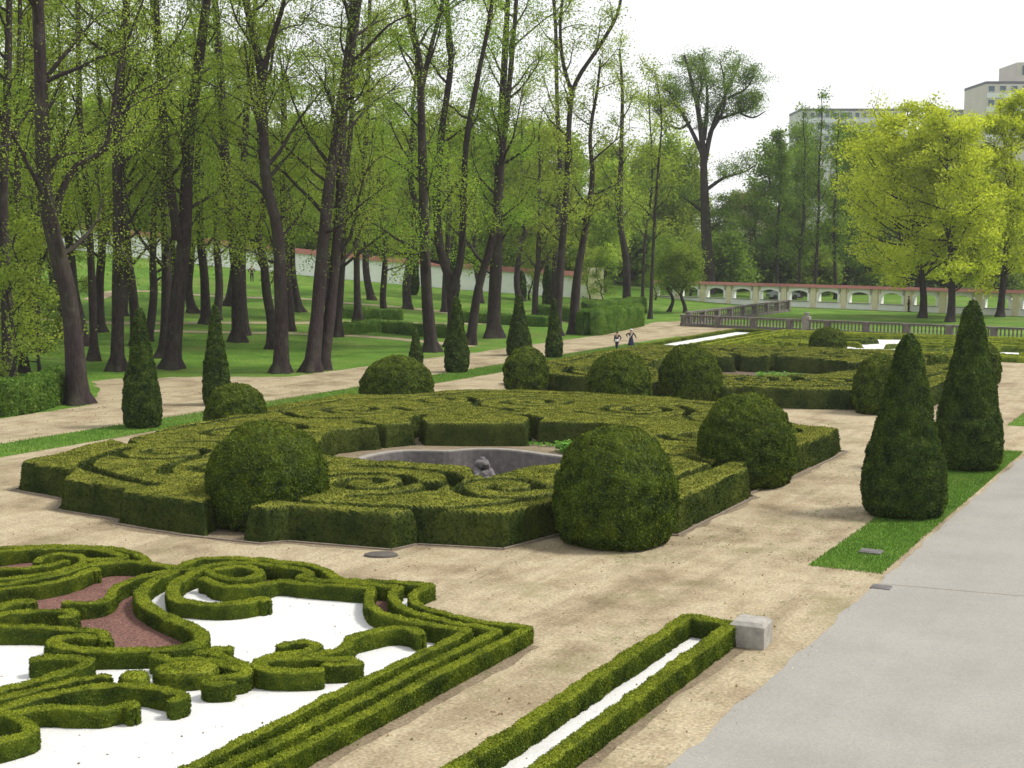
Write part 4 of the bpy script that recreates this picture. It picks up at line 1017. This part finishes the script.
# great dark tree with open crown
def oak():
    b = at_px(707, 185); rr = np.random.default_rng(900); tg, lg = Geo(), Geo(); ppm = F / 185
    stems = [([(709, 290), (706, 230), (704, 180), (703, 150), (698, 110), (690, 75), (684, 55)], (13, 2)), ([(704, 165), (712, 130), (726, 95), (738, 70), (742, 58)], (6, 1.2)), ([(703, 155), (690, 125), (676, 100), (668, 80)], (5, 1.2)),
             ([(706, 190), (724, 178), (744, 172), (756, 165)], (4, 1)), ([(704, 140), (708, 100), (706, 70), (704, 52)], (5, 1)), ([(716, 120), (740, 112), (757, 105)], (3.5, 1)), ([(707, 215), (690, 200), (676, 190)], (4, 1)), ([(709, 135), (722, 110), (722, 85), (716, 62)], (4, 1)), ([(728, 98), (744, 90), (752, 78)], (3, 1)), ([(690, 122), (680, 128), (664, 118), (656, 104)], (3, 1)), ([(697, 105), (703, 80), (694, 60)], (3, 1)), ([(738, 112), (752, 118), (764, 112)], (2.5, 1)), ([(705, 235), (722, 222), (738, 224)], (4, 1)), ([(684, 115), (672, 96), (660, 90)], (3, 1))]
    for k, (pl, (w0, w1)) in enumerate(stems):
        P = stem_from_px(pl, 185, 0 if k == 0 else 2.5, rr); P = smooth3(P)
        if k == 0: P[0, 2] = b[2] - .2
        rad = np.linspace(w0, w1, len(P)) / 2 / ppm; tg.tube(P, rad, 9, cap=False)
        if k: dress(tg, lg, P, rad, rr, P[0, 2] + .3 * (P[-1, 2] - P[0, 2]), 9, 3.2, 2.0, 8, 30, .21, (0, 70), .6)
        else: dress(tg, lg, P, rad, rr, row_z(130, 185), 12, 3.2, 2.2, 7, 26, .22, (0, 70), .6)
    root = empty('wood_tree', b); tg.build('trunk', M['bark'], root, smooth=True, loc=b).location = (0, 0, 0); lg.build('crown', M['darkleaf'], root, loc=b).location = (0, 0, 0)
    tag(root, 'great dark tree with a domed open crown towering over the wood', 'tree')
oak()
for px, dist, ty, lab, sd in ((815, 180, 92, 'tallest narrow bare-topped tree beside the white apartment block', 1), (836, 178, 112, 'narrow dark tree close to the yellow maples', 2), (800, 182, 112, 'spiky narrow tree, leftmost of the narrow dark trees', 3), (775, 184, 132, 'bushy dark tree between the great domed tree and the narrow ones', 4)):
    solo(px, dist, ty, lab, r0=.22, z_lo=4, nlimb=30, L=(2.8, 1.2), nsub=5, nleaf=15 if sd < 4 else 46, lsize=.26, lm='darkleaf', seed=500 + sd, elev=(20, 60), sprd=.45, lean=.35)
# yellow maples before the wall
def maple(px, py, ty, wpx, label, seed, lean=0.0):
    b = on_terrain(px, py); dist = heading_dist(b[0], b[1]); Ht = row_z(ty, dist) - b[2]; rr = np.random.default_rng(seed); Rm = wpx / 2 * dist / F
    tg, lg = Geo(), Geo()
    P = smooth3(np.array([[0, 0, -.15], [.1, 0, 2.0], [.2 + lean, .1, Ht * .35], [lean * 2, .3, Ht * .6], [lean * 2.2, .2, Ht * .93]]), 4)
    rad = flare(P, np.linspace(.36, .06, len(P))); tg.tube(P, rad, 10, cap=False)
    for k in range(64):
        f = (k + rr.random()) / 64; zz = Ht * (.15 + .79 * f); i = int(np.argmin(np.abs(P[:, 2] - zz)))
        env = Rm * math.sqrt(max(.05, 1 - ((f - .42) / .62) ** 2)); az = rr.uniform(0, 6.283); el = R(rr.uniform(0, 50))
        d = [math.cos(az) * math.cos(el), math.sin(az) * math.cos(el), math.sin(el) * .9]
        B = limb(tg, P[i], d, env * rr.uniform(.75, 1.1), .03 + .012 * env, rr, .12)
        for s_ in range(8):
            t = rr.uniform(.3, 1) * (len(B) - 1.01); j = int(t); bb = B[j] + (B[j + 1] - B[j]) * (t - j); dd = rr.normal(0, 1, 3) + (B[j + 1] - B[j])
            S = limb(tg, bb, dd, env * rr.uniform(.18, .34), .025, rr, .1, 4, 3, .2); foliage(lg, S, rr, 62, .46, .25, .2, .5)
    root = empty('maple_tree', b); tg.build('trunk', M['bark'], root, smooth=True); lg.build('crown', M['maple'], root); tag(root, label, 'tree')
maple(922, 318, 102, 158, 'largest yellow-green maple in front of the arcade, left of the pair', 601, -.9)
maple(950, 322, 116, 128, 'yellow-green maple overlapping the largest one, behind the taller cone', 602, -.4)
maple(1000, 317, 90, 106, 'tall yellow-green maple at the right frame edge', 603, .2)
maple(906, 305, 140, 124, 'lower bushy yellow-green maple whose thick trunk has a man beside it', 604, -.8)
# dark thuja columns on the lawn
for px, by, ty, w_, lab in ((413, 295, 246, 13, 'dark columnar thuja before the white wall beside the thick straight tree'), (455, 300, 236, 10, 'dark columnar thuja between the tuning-fork stems'), (521, 300, 270, 12, 'short dark thuja directly behind the broad-based cone'), (548, 312, 262, 12, 'dark columnar thuja left of the sparse forked tree')):
    b = on_terrain(px, by); dist = heading_dist(b[0], b[1]); o = topiary('thuja_column', [(.02, -.01), (.6, 0), (.9, .12), (1, .35), (.9, .6), (.65, .82), (.35, .94), (.02, 1)], w_ / 2 * dist / F, row_z(ty, dist) - b[2], int(px), 'darkleaf' if 0 else 'thuja', 120, .14, .12)
    o.location = b; tag(o, lab, 'conifer', 'dark thujas on the lawn')

# ------------------------------------------------------------------ clipped hedges on the lawn
def lawn_hedge(pts, w, h, label, dens=170, size=.10, mat='lawn_hedge', wob=.06):
    P = np.array([on_terrain(x, y)[:2] for x, y in pts]); 
    n = max(8, int(np.linalg.norm(np.diff(P, axis=0), axis=1).sum() / .25)); P = catmull(P, .25)
    g = sweep_hedge(Geo(), P, w, h, int(abs(P[0][0])) + 5, wob=wob); scatter(g, dens, size, .9, .12, int(abs(P[0][1])))
    c = P[len(P) // 2]
    V = g.v
    for a in V: a[:, 2] += terrain(a[:, 0], a[:, 1])
    o = g.build('lawn_hedge', M[mat], smooth=True, loc=(c[0], c[1], float(terrain(c[0], c[1])))); tag(o, label, 'hedge', 'clipped hedges on the lawn'); return o
lawn_hedge([(-30, 418), (20, 413), (62, 400)], 1.2, 1.45, 'clipped green hedge at the left edge beside the bent tree', 420, .11, wob=.16)
lawn_hedge([(590, 335), (632, 326)], 2.2, 1.95, 'solid clipped box-like hedge at the bend of the path')
lawn_hedge([(588, 318), (640, 313)], 1.4, 1.6, 'paler clipped hedge behind the box-like one')
lawn_hedge([(540, 318), (583, 323)], 1.0, 1.3, 'low clipped hedge joining the box-like one from the left', 120)
for (a, b_, lab) in (((342, 318), (400, 320), 'loose low hedge row right of the leaning pair'), ((386, 333), (449, 338), 'loose low hedge row left of the tuning-fork tree'), ((330, 336), (380, 331), 'loose low hedge clump by the slender trunks'), ((460, 322), (545, 327), 'long low hedge row behind the cones')):
    lawn_hedge([a, ((a[0] + b_[0]) / 2, (a[1] + b_[1]) / 2), b_], .8, .95, lab, 45, .14)

# ------------------------------------------------------------------ walls and architecture
def arcade():
    a = ground(640, 300.2); b = ground(1070, 318.3)
    A = np.array([a[0], a[1]]); B = np.array([b[0], b[1]]); u = (B - A) / np.linalg.norm(B - A); ang = math.atan2(u[1], u[0])
    def hit(px):
        d = ray(px, 300); k = d[1] / d[0]; return (A[1] - k * A[0]) / (k * u[0] - u[1])
    t1, t2 = hit(716.5), hit(892.5); bay = (t2 - t1) / 6; A = A + u * (t1 - 2.5 * bay); n = 14
    root = empty('arcade_wall', (A[0], A[1], 0), ang); tag(root, 'long cream and white garden wall with arched openings and a red tiled top', 'wall')
    Hw = 2.35; ow = bay * .66; th = .45
    for i in range(n):
        x0 = i * bay; xc = x0 + bay / 2
        # parapet below opening, arch spandrel above, built as one bay with a true opening
        g = Geo(); g.box((xc, 0, .33), (bay - .66, th * .9, .66)); g.build('parapet', M['plaster_white'], root)
        g = Geo(); g.box((x0, 0, Hw / 2), (.68, th + .1, Hw)); g.build('pilaster', M['plaster_cream'], root)
        # arch head: polygon extruded
        k = 14; t = np.linspace(0, 1, k + 1); xs = xc - ow / 2 + ow * t; zs = 1.62 + .36 * np.sin(np.pi * t) ** .7
        V = []; 
        for yy in (-th / 2 * .86, th / 2 * .86):
            V += [(x, yy, z) for x, z in zip(xs, zs)] + [(x, yy, Hw - .01) for x in xs]
        m = k + 1; q = []
        for j in range(k):
            q += [(j, j + 1, m + j + 1, m + j), (2 * m + j + 1, 2 * m + j, 3 * m + j, 3 * m + j + 1), (j + 1, j, 2 * m + j, 2 * m + j + 1)]
        g = Geo().add(V, q); g.build('arch_head', M['plaster_pale'], root)
        # white surround: jambs and a band along the arch
        g = Geo()
        for sx in (-1, 1): g.box((xc + sx * (ow / 2 + .06), 0, 1.18), (.30, th + .06, .98))
        V = []; 
        for yy in (-th / 2 - .03, th / 2 + .03):
            V += [(x, yy, z - .02) for x, z in zip(xs, zs)] + [(x, yy, z + .2) for x, z in zip(xs, zs)]
        q = []
        for j in range(k):
            q += [(j, j + 1, m + j + 1, m + j), (2 * m + j + 1, 2 * m + j, 3 * m + j, 3 * m + j + 1), (j + 1, j, 2 * m + j, 2 * m + j + 1), (m + j, m + j + 1, 3 * m + j + 1, 3 * m + j)]
        g.add(V, q); g.build('surround', M['plaster_white'], root)
        g = Geo(); g.box((xc, 0, .70), (ow + .1, th + .12, .08)); g.build('sill', M['coping'], root)
    Lx = n * bay; g = Geo()
    g.add([(-.5, -.5, Hw), (Lx, -.5, Hw), (Lx, .5, Hw), (-.5, .5, Hw), (-.5, 0, Hw + .34), (Lx, 0, Hw + .34)], [(0, 1, 5, 4), (2, 3, 4, 5), (3, 2, 1, 0)], [(0, 4, 3), (1, 2, 5)])
    g.build('tiled_top', M['tile'], root)
arcade()
def plain_wall():
    dist = 163.0; pxs = np.linspace(-60, 588, 28); root = empty('garden_wall', at_px(300, dist)); b0 = np.array(root.location)
    tag(root, 'plain white garden wall with red tiled top behind the sloping lawn', 'wall')
    P = np.array([at_px(x, dist) for x in pxs]); d = P[-1] - P[0]; nrm = np.array([-d[1], d[0], 0]) / np.linalg.norm(d[:2])
    H = 2.6; gw, gt = Geo(), Geo(); n = len(P); th = .22
    V = np.concatenate([P + nrm * -th - [0, 0, .6], P + nrm * -th + [0, 0, H], P + nrm * th + [0, 0, H], P + nrm * th - [0, 0, .6]])
    k = np.arange(n - 1); q = np.concatenate([np.stack([r_ * n + k, r_ * n + k + 1, (r_ + 1) * n + k + 1, (r_ + 1) * n + k], 1) for r_ in range(3)])
    gw.add(V, q); gw.add([V[n - 1], V[2 * n - 1], V[3 * n - 1], V[4 * n - 1]], [(0, 1, 2, 3)]); gw.build('wall_face', M['plaster_white'], root, loc=b0).location = (0, 0, 0)
    V = np.concatenate([P - nrm * .5 + [0, 0, H + .002], P + [0, 0, H + .6], P + nrm * .5 + [0, 0, H + .002]])
    q = np.concatenate([np.stack([r_ * n + k, r_ * n + k + 1, (r_ + 1) * n + k + 1, (r_ + 1) * n + k], 1) for r_ in range(2)])
    gt.add(V, q); gt.build('tiled_top', M['tile'], root, loc=b0).location = (0, 0, 0)
    # gate pier at the right end
    p = P[-1]; g = Geo(); g.box((p[0] + .8, p[1] + .4, p[2] + 1.8), (1.9, 1.2, 3.8), rz=YAW); g.build('gate_pier', M['plaster_cream'], root, loc=b0).location = (0, 0, 0)
plain_wall()

def baluster_prof(h): return [(.045, 0), (.075, .02 * h), (.075, .08 * h), (.05, .14 * h), (.085, .35 * h), (.07, .5 * h), (.045, .75 * h), (.06, .86 * h), (.075, .92 * h), (.075, h)]
def balustrade(A, B, label, nb, hh=1.0, endpost=True):
    A, B = np.array(A), np.array(B); L = np.linalg.norm(B - A); ang = math.atan2(B[1] - A[1], B[0] - A[0])
    root = empty('balustrade', (A[0], A[1], 0), ang); tag(root, label, 'balustrade')
    g = Geo(); g.box((L / 2, 0, .11), (L, .42, .26)); g.build('plinth', M['bal_stone'], root)
    g = Geo(); g.box((L / 2, 0, hh - .07), (L, .36, .13)); g.box((L / 2, 0, hh + .015), (L, .42, .04)); g.build('top_rail', M['bal_stone'], root)
    npost = max(2, round(L / 3.6) + 1)
    px_ = np.linspace(0, L, npost)
    for x in px_:
        g = Geo(); g.box((x, 0, .125), (.56, .52, .30)); g.box((x, 0, (.27 + hh - .15) / 2), (.46, .46, hh - .15 - .27)); g.box((x, 0, hh - .06), (.56, .52, .18), bev=.03); g.build('post', M['bal_stone'], root)
    proto = Geo().lathe(baluster_prof(hh - .36), seg=8); src = None
    sp = L / nb; k = 0
    for i in range(nb):
        x = (i + .5) * sp
        if np.min(np.abs(px_ - x)) < .33: continue
        if src is None: src = proto.build('baluster', M['bal_stone'], root, smooth=True); src.location = (x, 0, .235)
        else: o = src.copy(); col.objects.link(o); o.parent = root; o.location = (x, 0, .235)
cA = ground(684, 326); cB = ground(1040, 342)
balustrade(cA, cB, 'long stone balustrade running across behind the far scroll hedge', 100)
cC = np.array([cA[0] + .3, 150.0])
# side run follows the garden axis away from the corner
def ray_x(px, x):
    d = ray(px, 300); return d[1] / d[0] * x
cC = np.array([cA[0] + .2, min(160, ray_x(788, cA[0] + .2))])
balustrade(np.array([cA[0] + .2, cA[1] + .6]), cC, 'dark stone balustrade receding from the corner towards the arcade', 60, 1.25)
# stone urn pedestal on the front balustrade
p = ground(806, 331.5); g = Geo(); g.box((0, 0, .65), (.62, .6, 1.3), bev=.05); pu = empty('stone_pedestal', (p[0], p[1] + .1, 0)); tag(pu, 'pale stone pedestal with a low urn breaking the long balustrade', 'pedestal')
g.build('shaft', M['coping'], pu); Geo().lathe([(.02, 1.3), (.2, 1.3), (.14, 1.38), (.26, 1.55), (.28, 1.62), (.02, 1.6)], seg=14).build('urn', M['coping'], pu, smooth=True)

# far buildings
def apartment(px0, px1, top_y, dist, label, rows, cols, wall, depth=14.0, base_z=0):
    a = at_px(px0, dist); b = at_px(px1, dist); L = np.linalg.norm((b - a)[:2]); ang = math.atan2(b[1] - a[1], b[0] - a[0]); Ht = row_z(top_y, dist)
    root = empty('apartment_block', (a[0], a[1], 0), ang); tag(root, label, 'building')
    Geo().box((L / 2, depth / 2, Ht / 2), (L, depth, Ht)).build('wall', M[wall], root)
    Geo().box((L / 2, depth / 2, Ht + .3), (L + .1, depth + .1, .6)).build('roof', M['roofdark'], root)
    fh = Ht / rows; cw = L / cols
    wsrc = gsrc = None
    for r_ in range(rows - 4, rows):
        Geo().box((L / 2, -.12, r_ * fh + fh * .18), (L * .98, .24, fh * .36)).build('panel_band', M['panel_white'], root)
        for c_ in range(cols):
            x = (c_ + .5) * cw; z = r_ * fh + fh * .66
            if wsrc is None:
                wsrc = Geo().box((0, 0, 0), (cw * .62, .2, fh * .5)).build('window', M['conc'], root); wsrc.location = (x, -.06, z)
                gsrc = Geo().box((0, -.1, 0), (cw * .52, .06, fh * .40)).build('pane', M['glass'], wsrc)
            else:
                w2 = wsrc.copy(); col.objects.link(w2); w2.parent = root; w2.location = (x, -.06, z); g2 = gsrc.copy(); col.objects.link(g2); g2.parent = w2
    return root, L, Ht, depth
apartment(797, 900, 111, 330, 'long white apartment block with rows of windows above the treetops', 14, 14, 'conc')
rt, L_, H_, dp = apartment(978, 1090, 84, 300, 'beige stepped tower block at the right edge above the maples', 14, 10, 'conc_beige')
tw = 26 * 300 / F * 1.0
Geo().box((L_ * .62, dp / 2, H_ + 2.6), (L_ * .66, dp * .8, 4.6)).build('roof_house', M['conc_beige'], rt); 
for k in range(4): Geo().box((L_ * .36 + k * 2.2, dp * .1 - .1, H_ + 3.2), (1.2, .2, 2.0)).build('window', M['glass'], rt)
apartment(936, 968, 112, 340, 'low dark rooftop block between the maples and the beige tower', 14, 6, 'roofdark')
# little house roof among trees
def house(px, dist, ty, wpx, label):
    b = at_px(px, dist); Ht = row_z(ty, dist); w = wpx * dist / F; root = empty('house', b, YAW + .2); tag(root, label, 'house')
    Geo().box((0, 0, Ht / 2 - 1.2), (w, w * .8, Ht - 2.4)).build('wall', M['plaster_cream'], root)
    x, y = w * .56, w * .46
    Geo().add([(-x, -y, Ht - 2.4), (x, -y, Ht - 2.4), (x, y, Ht - 2.4), (-x, y, Ht - 2.4), (-x * .8, 0, Ht), (x * .8, 0, Ht)], [(0, 1, 5, 4), (2, 3, 4, 5)], [(3, 0, 4), (1, 2, 5)]).build('roof', M['tile'], root)
    g = Geo(); g.box((w * .2, 0, Ht), (.8, .8, 1.6)); g.build('chimney', M['plaster_cream'], root)
    for sx in (-.25, .25): Geo().box((w * sx, -w * .4, Ht * .5), (1.1, .12, 1.4)).build('window', M['glass'], root)
house(745, 215, 198, 34, 'small house with a coral red roof glimpsed between dark trees')
house(455, 190, 232, 40, 'house with a red roof glimpsed behind the tuning-fork tree')

# ------------------------------------------------------------------ people
def skin_mesh(name, verts, edges, radii, mat, parent, sub=2):
    me = bpy.data.meshes.new(name); me.from_pydata([tuple(v) for v in verts], edges, []); o = bpy.data.objects.new(name, me); col.objects.link(o)
    md = o.modifiers.new('skin', 'SKIN'); md.use_smooth_shade = True
    o.modifiers.new('sub', 'SUBSURF').levels = sub; o.modifiers['sub'].render_levels = sub
    lay = me.skin_vertices[0] if me.skin_vertices else None
    if lay is None:
        bpy.context.view_layer.objects.active = o; bpy.ops.object.select_all(action='DESELECT'); o.select_set(True); bpy.ops.mesh.customdata_skin_add(); lay = me.skin_vertices[0]
    for i, r_ in enumerate(radii): lay.data[i].radius = (r_, r_) if np.isscalar(r_) else r_
    lay.data[0].use_root = True
    dg = bpy.context.evaluated_depsgraph_get(); dg.update(); m2 = bpy.data.meshes.new_from_object(o.evaluated_get(dg)); o.modifiers.clear(); o.data = m2; m2.name = name
    m2.materials.clear(); m2.materials.append(mat)
    m2.polygons.foreach_set('use_smooth', np.ones(len(m2.polygons), bool))
    o.parent = parent; return o
def person(loc, face, H, label, top, bottom, pose='stand', dress=False, cap=None, sash=None, hair=True, apron=None):
    s = H / 1.75; root = empty('person', loc, face); tag(root, label, 'person')   # faces local -Y
    st = .22 if pose == 'walk' else .05
    J = dict(pelvis=(0, 0, .95), waist=(0, -.01, 1.1), chest=(0, -.01, 1.32), neck=(0, -.01, 1.5), head=(0, -.03, 1.60), crown=(0, -.02, 1.72),
             hipL=(.1, 0, .90), kneeL=(.11, -st, .50), ankL=(.11, -st * .6 + (.0), .09), toeL=(.12, -st * .6 - .15, .035),
             hipR=(-.1, 0, .90), kneeR=(-.11, st * .3, .49), ankR=(-.11, st * 1.2, .10), toeR=(-.12, st * 1.2 - .15, .035),
             shL=(.19, 0, 1.43), elL=(.25, .04, 1.15), wrL=(.24, -.08, .92), shR=(-.19, 0, 1.43), elR=(-.25, .04, 1.15), wrR=(-.24, -.08, .92))
    if pose == 'walk': J.update(elL=(.34, .12, 1.22), wrL=(.30, -.06, 1.02))
    if pose == 'arm': J.update(elR=(-.42, .0, 1.30), wrR=(-.30, -.12, 1.12), elL=(.36, .02, 1.22), wrL=(.46, -.08, 1.02))
    if pose == 'hips': J.update(elL=(.40, .06, 1.2), wrL=(.20, -.02, 1.02), elR=(-.40, .06, 1.2), wrR=(-.20, -.02, 1.02))
    K = list(J); V = np.array([J[k] for k in K]) * s; ix = {k: i for i, k in enumerate(K)}
    Ed = [('pelvis', 'waist'), ('waist', 'chest'), ('chest', 'neck'), ('neck', 'head'), ('head', 'crown')]
    for d in 'LR': Ed += [('pelvis', 'hip' + d), ('hip' + d, 'knee' + d), ('knee' + d, 'ank' + d), ('ank' + d, 'toe' + d), ('chest', 'sh' + d), ('sh' + d, 'el' + d), ('el' + d, 'wr' + d)]
    rad = dict(pelvis=.13, waist=.115, chest=.135, neck=.055, head=.095, crown=.07, hip=.085, knee=.055, ank=.037, toe=.032, sh=.055, el=.042, wr=.028)
    rr_ = [rad.get(k, rad.get(k[:-1], .05)) * s for k in K]
    body = skin_mesh('body', V, [(ix[a], ix[b]) for a, b in Ed], rr_, M['skin'], root)
    # hands: palm and five fingers, joined into the body mesh
    g = Geo()
    for d, sx in (('L', 1), ('R', -1)):
        w = np.array(J['wr' + d]); e = np.array(J['el' + d]); dr = (w - e) / np.linalg.norm(w - e); side = np.array([0, -1.0, 0]); side = side - dr * (side @ dr); side /= np.linalg.norm(side)
        inw = np.cross(dr, side) * sx
        g.tube(np.array([w - dr * .02, w + dr * .04, w + dr * .09]) * s, np.array([.028, .036, .034]) * s, 8)
        for f_, (o_, L_) in enumerate(((-.028, .07), (-.009, .08), (.01, .075), (.028, .058))):
            b_ = w + dr * .085 + side * o_; g.tube(np.array([b_, b_ + dr * L_ * .5, b_ + dr * L_ * .9 + inw * .02]) * s, np.array([.010, .009, .006]) * s, 6)
        b_ = w + dr * .03 - side * .03; g.tube(np.array([b_, b_ + dr * .03 - side * .025, b_ + dr * .065 - side * .03]) * s, np.array([.012, .011, .007]) * s, 6)
    # face: nose, ears
    hd = np.array(J['head']); g.tube(np.array([hd + [0, -.088, .035], hd + [0, -.115, .005], hd + [0, -.09, -.005]]) * s, np.array([.008, .014, .01]) * s, 6)
    for sx in (-1, 1): g.tube(np.array([hd + [sx * .088, .0, .03], hd + [sx * .1, .01, .01], hd + [sx * .088, .0, -.02]]) * s, np.array([.01, .016, .008]) * s, 6)
    tmp = g.build('hand', M['skin']); 
    bm = bmesh.new(); bm.from_mesh(body.data); bm.from_mesh(tmp.data); bm.to_mesh(body.data); bm.free(); bpy.data.objects.remove(tmp)
    ge = Geo()
    for sx in (-1, 1): ge.tube(np.array([hd + [sx * .034, -.083, .035], hd + [sx * .034, -.094, .035]]) * s, np.array([.012, .009]) * s, 8)
    ge.build('eye', M['black_cloth'], body)
    def cloth(name, ks, mat, grow):
        kk_ = [k for k in K if k in ks]; id2 = {k: i for i, k in enumerate(kk_)}
        return skin_mesh(name, [np.array(J[k]) * s for k in kk_], [(id2[a], id2[b]) for a, b in Ed if a in id2 and b in id2], [(rad.get(k, rad.get(k[:-1], .05)) + grow) * s for k in kk_], mat, root, 1)
    cloth('jacket', {'pelvis', 'waist', 'chest', 'shL', 'shR', 'elL', 'elR', 'wrL', 'wrR'}, M[top], .018)
    if dress:
        Geo().lathe([(.14 * s, 1.08 * s), (.17 * s, .95 * s), (.21 * s, .75 * s), (.27 * s, .5 * s), (.29 * s, .42 * s), (.27 * s, .42 * s)], seg=20).build('skirt', M[bottom], root, smooth=True)
    else:
        cloth('trousers', {'pelvis', 'hipL', 'kneeL', 'ankL', 'hipR', 'kneeR', 'ankR'}, M[bottom], .02)
    for d in 'LR':
        t = np.array(J['toe' + d]); a = np.array(J['ank' + d]); Geo().tube(np.array([a + [0, .05, -.045], a + [0, -.03, -.04], t + [0, -.06, 0]]) * s, np.array([.05, .052, .036]) * s, 8).build('shoe', M['black_cloth'], root, smooth=True)
    if hair:
        an = np.arange(14) / 14 * 6.283; Geo().lathe([(.104 * s, 0), (.112 * s, .05 * s), (.10 * s, .10 * s), (.06 * s, .14 * s), (.005, .155 * s)], (0, .012 * s, 1.60 * s), 14).build('hair', M['hair'], root, smooth=True)
    if cap: Geo().lathe([(.12 * s, 0), (.125 * s, .03 * s), (.11 * s, .09 * s), (.005, .10 * s)], (0, -.02 * s, 1.70 * s), 14).build('hat', M[cap], root, smooth=True)
    if sash: Geo().tube(np.array([(.14, -.16, 1.42), (.02, -.175, 1.25), (-.13, -.15, 1.05)]) * s, .035 * s, 6).build('sash', M[sash], root)
    if apron: Geo().lathe([(.165 * s, 1.10 * s), (.205 * s, .98 * s), (.225 * s, .90 * s)], seg=16).build('belt', M[apron], root, smooth=True)
    return root
def pp(px, py): p = on_terrain(px, py); return (p[0], p[1], p[2])
person(pp(617, 351.5), YAW - .5, 1.38, 'walking child in dark uniform with white belt, left of the two on the path', 'navy_cloth', 'navy_cloth', 'walk', apron='white_cloth')
person(pp(631, 350.0), YAW - .3, 1.45, 'child in dark dress coat with pale sash, right of the two on the path', 'black_cloth', 'navy_cloth', 'arm', dress=True, cap='white_cloth', sash='white_cloth')
person(pp(252, 282), YAW + .3, 1.8, 'man in black standing on the upper lawn before the white wall', 'black_cloth', 'black_cloth', 'hips')
person(pp(908.5, 312), YAW + 1.2, 1.75, 'person in dark clothes standing against a maple trunk by the arcade', 'navy_cloth', 'navy_cloth')
person((*at_px(1010, 146)[:2], 0), YAW, 1.75, 'person in a white shirt seen through an arch at the right', 'white_cloth', 'black_cloth')
# car glimpsed through an arch
def car(px, dist, label):
    b = at_px(px, dist); root = empty('parked_car', b, YAW + .15); tag(root, label, 'car')
    out = [(-2.1, .35), (-2.15, .75), (-1.5, .9), (-.9, 1.38), (.6, 1.42), (1.35, .95), (2.05, .82), (2.1, .35)]
    V = [(x, -.82, z) for x, z in out] + [(x, .82, z) for x, z in out]; n_ = len(out); q = [(k, (k + 1) % n_, n_ + (k + 1) % n_, n_ + k) for k in range(n_)]
    g = Geo().add(V, q); g.add(V, [(0, 7, 6, 1), (1, 6, 5, 2), (2, 5, 4, 3)]); g.add([(x, y, z) for x, y, z in V], [(9, 14, 15, 8), (10, 13, 14, 9), (11, 12, 13, 10)]); g.build('body', M['car'], root)
    Geo().add([(-1.35, -.83, .95), (-.85, -.83, 1.32), (.55, -.83, 1.35), (1.2, -.83, .97)], [(3, 2, 1, 0)]).build('window', M['glass'], root)
    for x in (-1.35, 1.35):
        for y in (-.75, .75): Geo().tube([(x, y - .1, .33), (x, y + .1, .33)], .33, 14).build('wheel', M['tyre'], root)
car(783, 178, 'pale parked car glimpsed through an arch of the long wall')

# ------------------------------------------------------------------ light spring haze over the park
hm, hnt, hout = mat_new('haze_air'); pv = N(hnt, 'ShaderNodeVolumePrincipled'); pv.inputs['Color'].default_value = (.95, .97, 1, 1)
pv.inputs['Density'].default_value = HAZE; pv.inputs['Anisotropy'].default_value = .2; hnt.links.new(pv.outputs[0], hout.inputs['Volume'])
if HAZE > 0:
    hz = Geo().box((-40, 165, 28.5), (620, 410, 61)).build('haze', hm); hz['kind'] = 'stuff'
# ------------------------------------------------------------------ light, sky, camera
SUN_EL, SUN_AZ = R(54), R(-60)     # sun high, ahead and to the right (azimuth measured from +Y towards -X negative = right)
w = bpy.data.worlds.new('World'); sc.world = w; w.use_nodes = True; nt = w.node_tree; nt.nodes.clear()
wo = nt.nodes.new('ShaderNodeOutputWorld'); bg = nt.nodes.new('ShaderNodeBackground'); sky = nt.nodes.new('ShaderNodeTexSky')
sky.sky_type = 'NISHITA'; sky.sun_disc = False; sky.sun_elevation = SUN_EL; sky.sun_rotation = -SUN_AZ; sky.air_density = 1.2; sky.dust_density = 4.0
# thin bright overcast: cloud layer over the sky
tc = nt.nodes.new('ShaderNodeTexCoord'); cn = noise(nt, 1.6, 6, .55, tc.outputs['Generated'])
cc = ramp(nt, cn.outputs['Fac'], [(.3, (7.4, 7.5, 7.7)), (.7, (9.0, 9.0, 8.9))])
mx = mix(nt, .86, sky.outputs[0], cc.outputs['Color'])
nt.links.new(mx, bg.inputs['Color']); bg.inputs['Strength'].default_value = .10; nt.links.new(bg.outputs[0], wo.inputs['Surface'])
sl = bpy.data.lights.new('sun', 'SUN'); sl.energy = 2.6; sl.angle = R(11); sl.color = (1, .95, .87)
so = bpy.data.objects.new('sun', sl); col.objects.link(so)
dv = Vector((math.sin(-SUN_AZ) * math.cos(SUN_EL), math.cos(SUN_AZ) * math.cos(SUN_EL), math.sin(SUN_EL)))
so.rotation_euler = (-dv).to_track_quat('-Z', 'Y').to_euler()

cam = bpy.data.cameras.new('camera'); co = bpy.data.objects.new('camera', cam); col.objects.link(co); sc.camera = co
cam.sensor_width = 36; cam.lens = 36 * F / 1024; cam.clip_start = .1; cam.clip_end = 5000
co.location = (0, 0, CH)
hd = Vector((-sY * cP, cY * cP, -sP)); co.rotation_euler = hd.to_track_quat('-Z', 'Y').to_euler()
sc.view_settings.view_transform = 'Standard'; sc.view_settings.look = 'None'; sc.view_settings.exposure = .55; sc.view_settings.gamma = 1
sc.cycles.max_bounces = 5; sc.cycles.diffuse_bounces = 4; sc.cycles.transmission_bounces = 3; sc.cycles.transparent_max_bounces = 4; sc.cycles.glossy_bounces = 2
sc.cycles.use_adaptive_sampling = True; sc.cycles.use_denoising = True
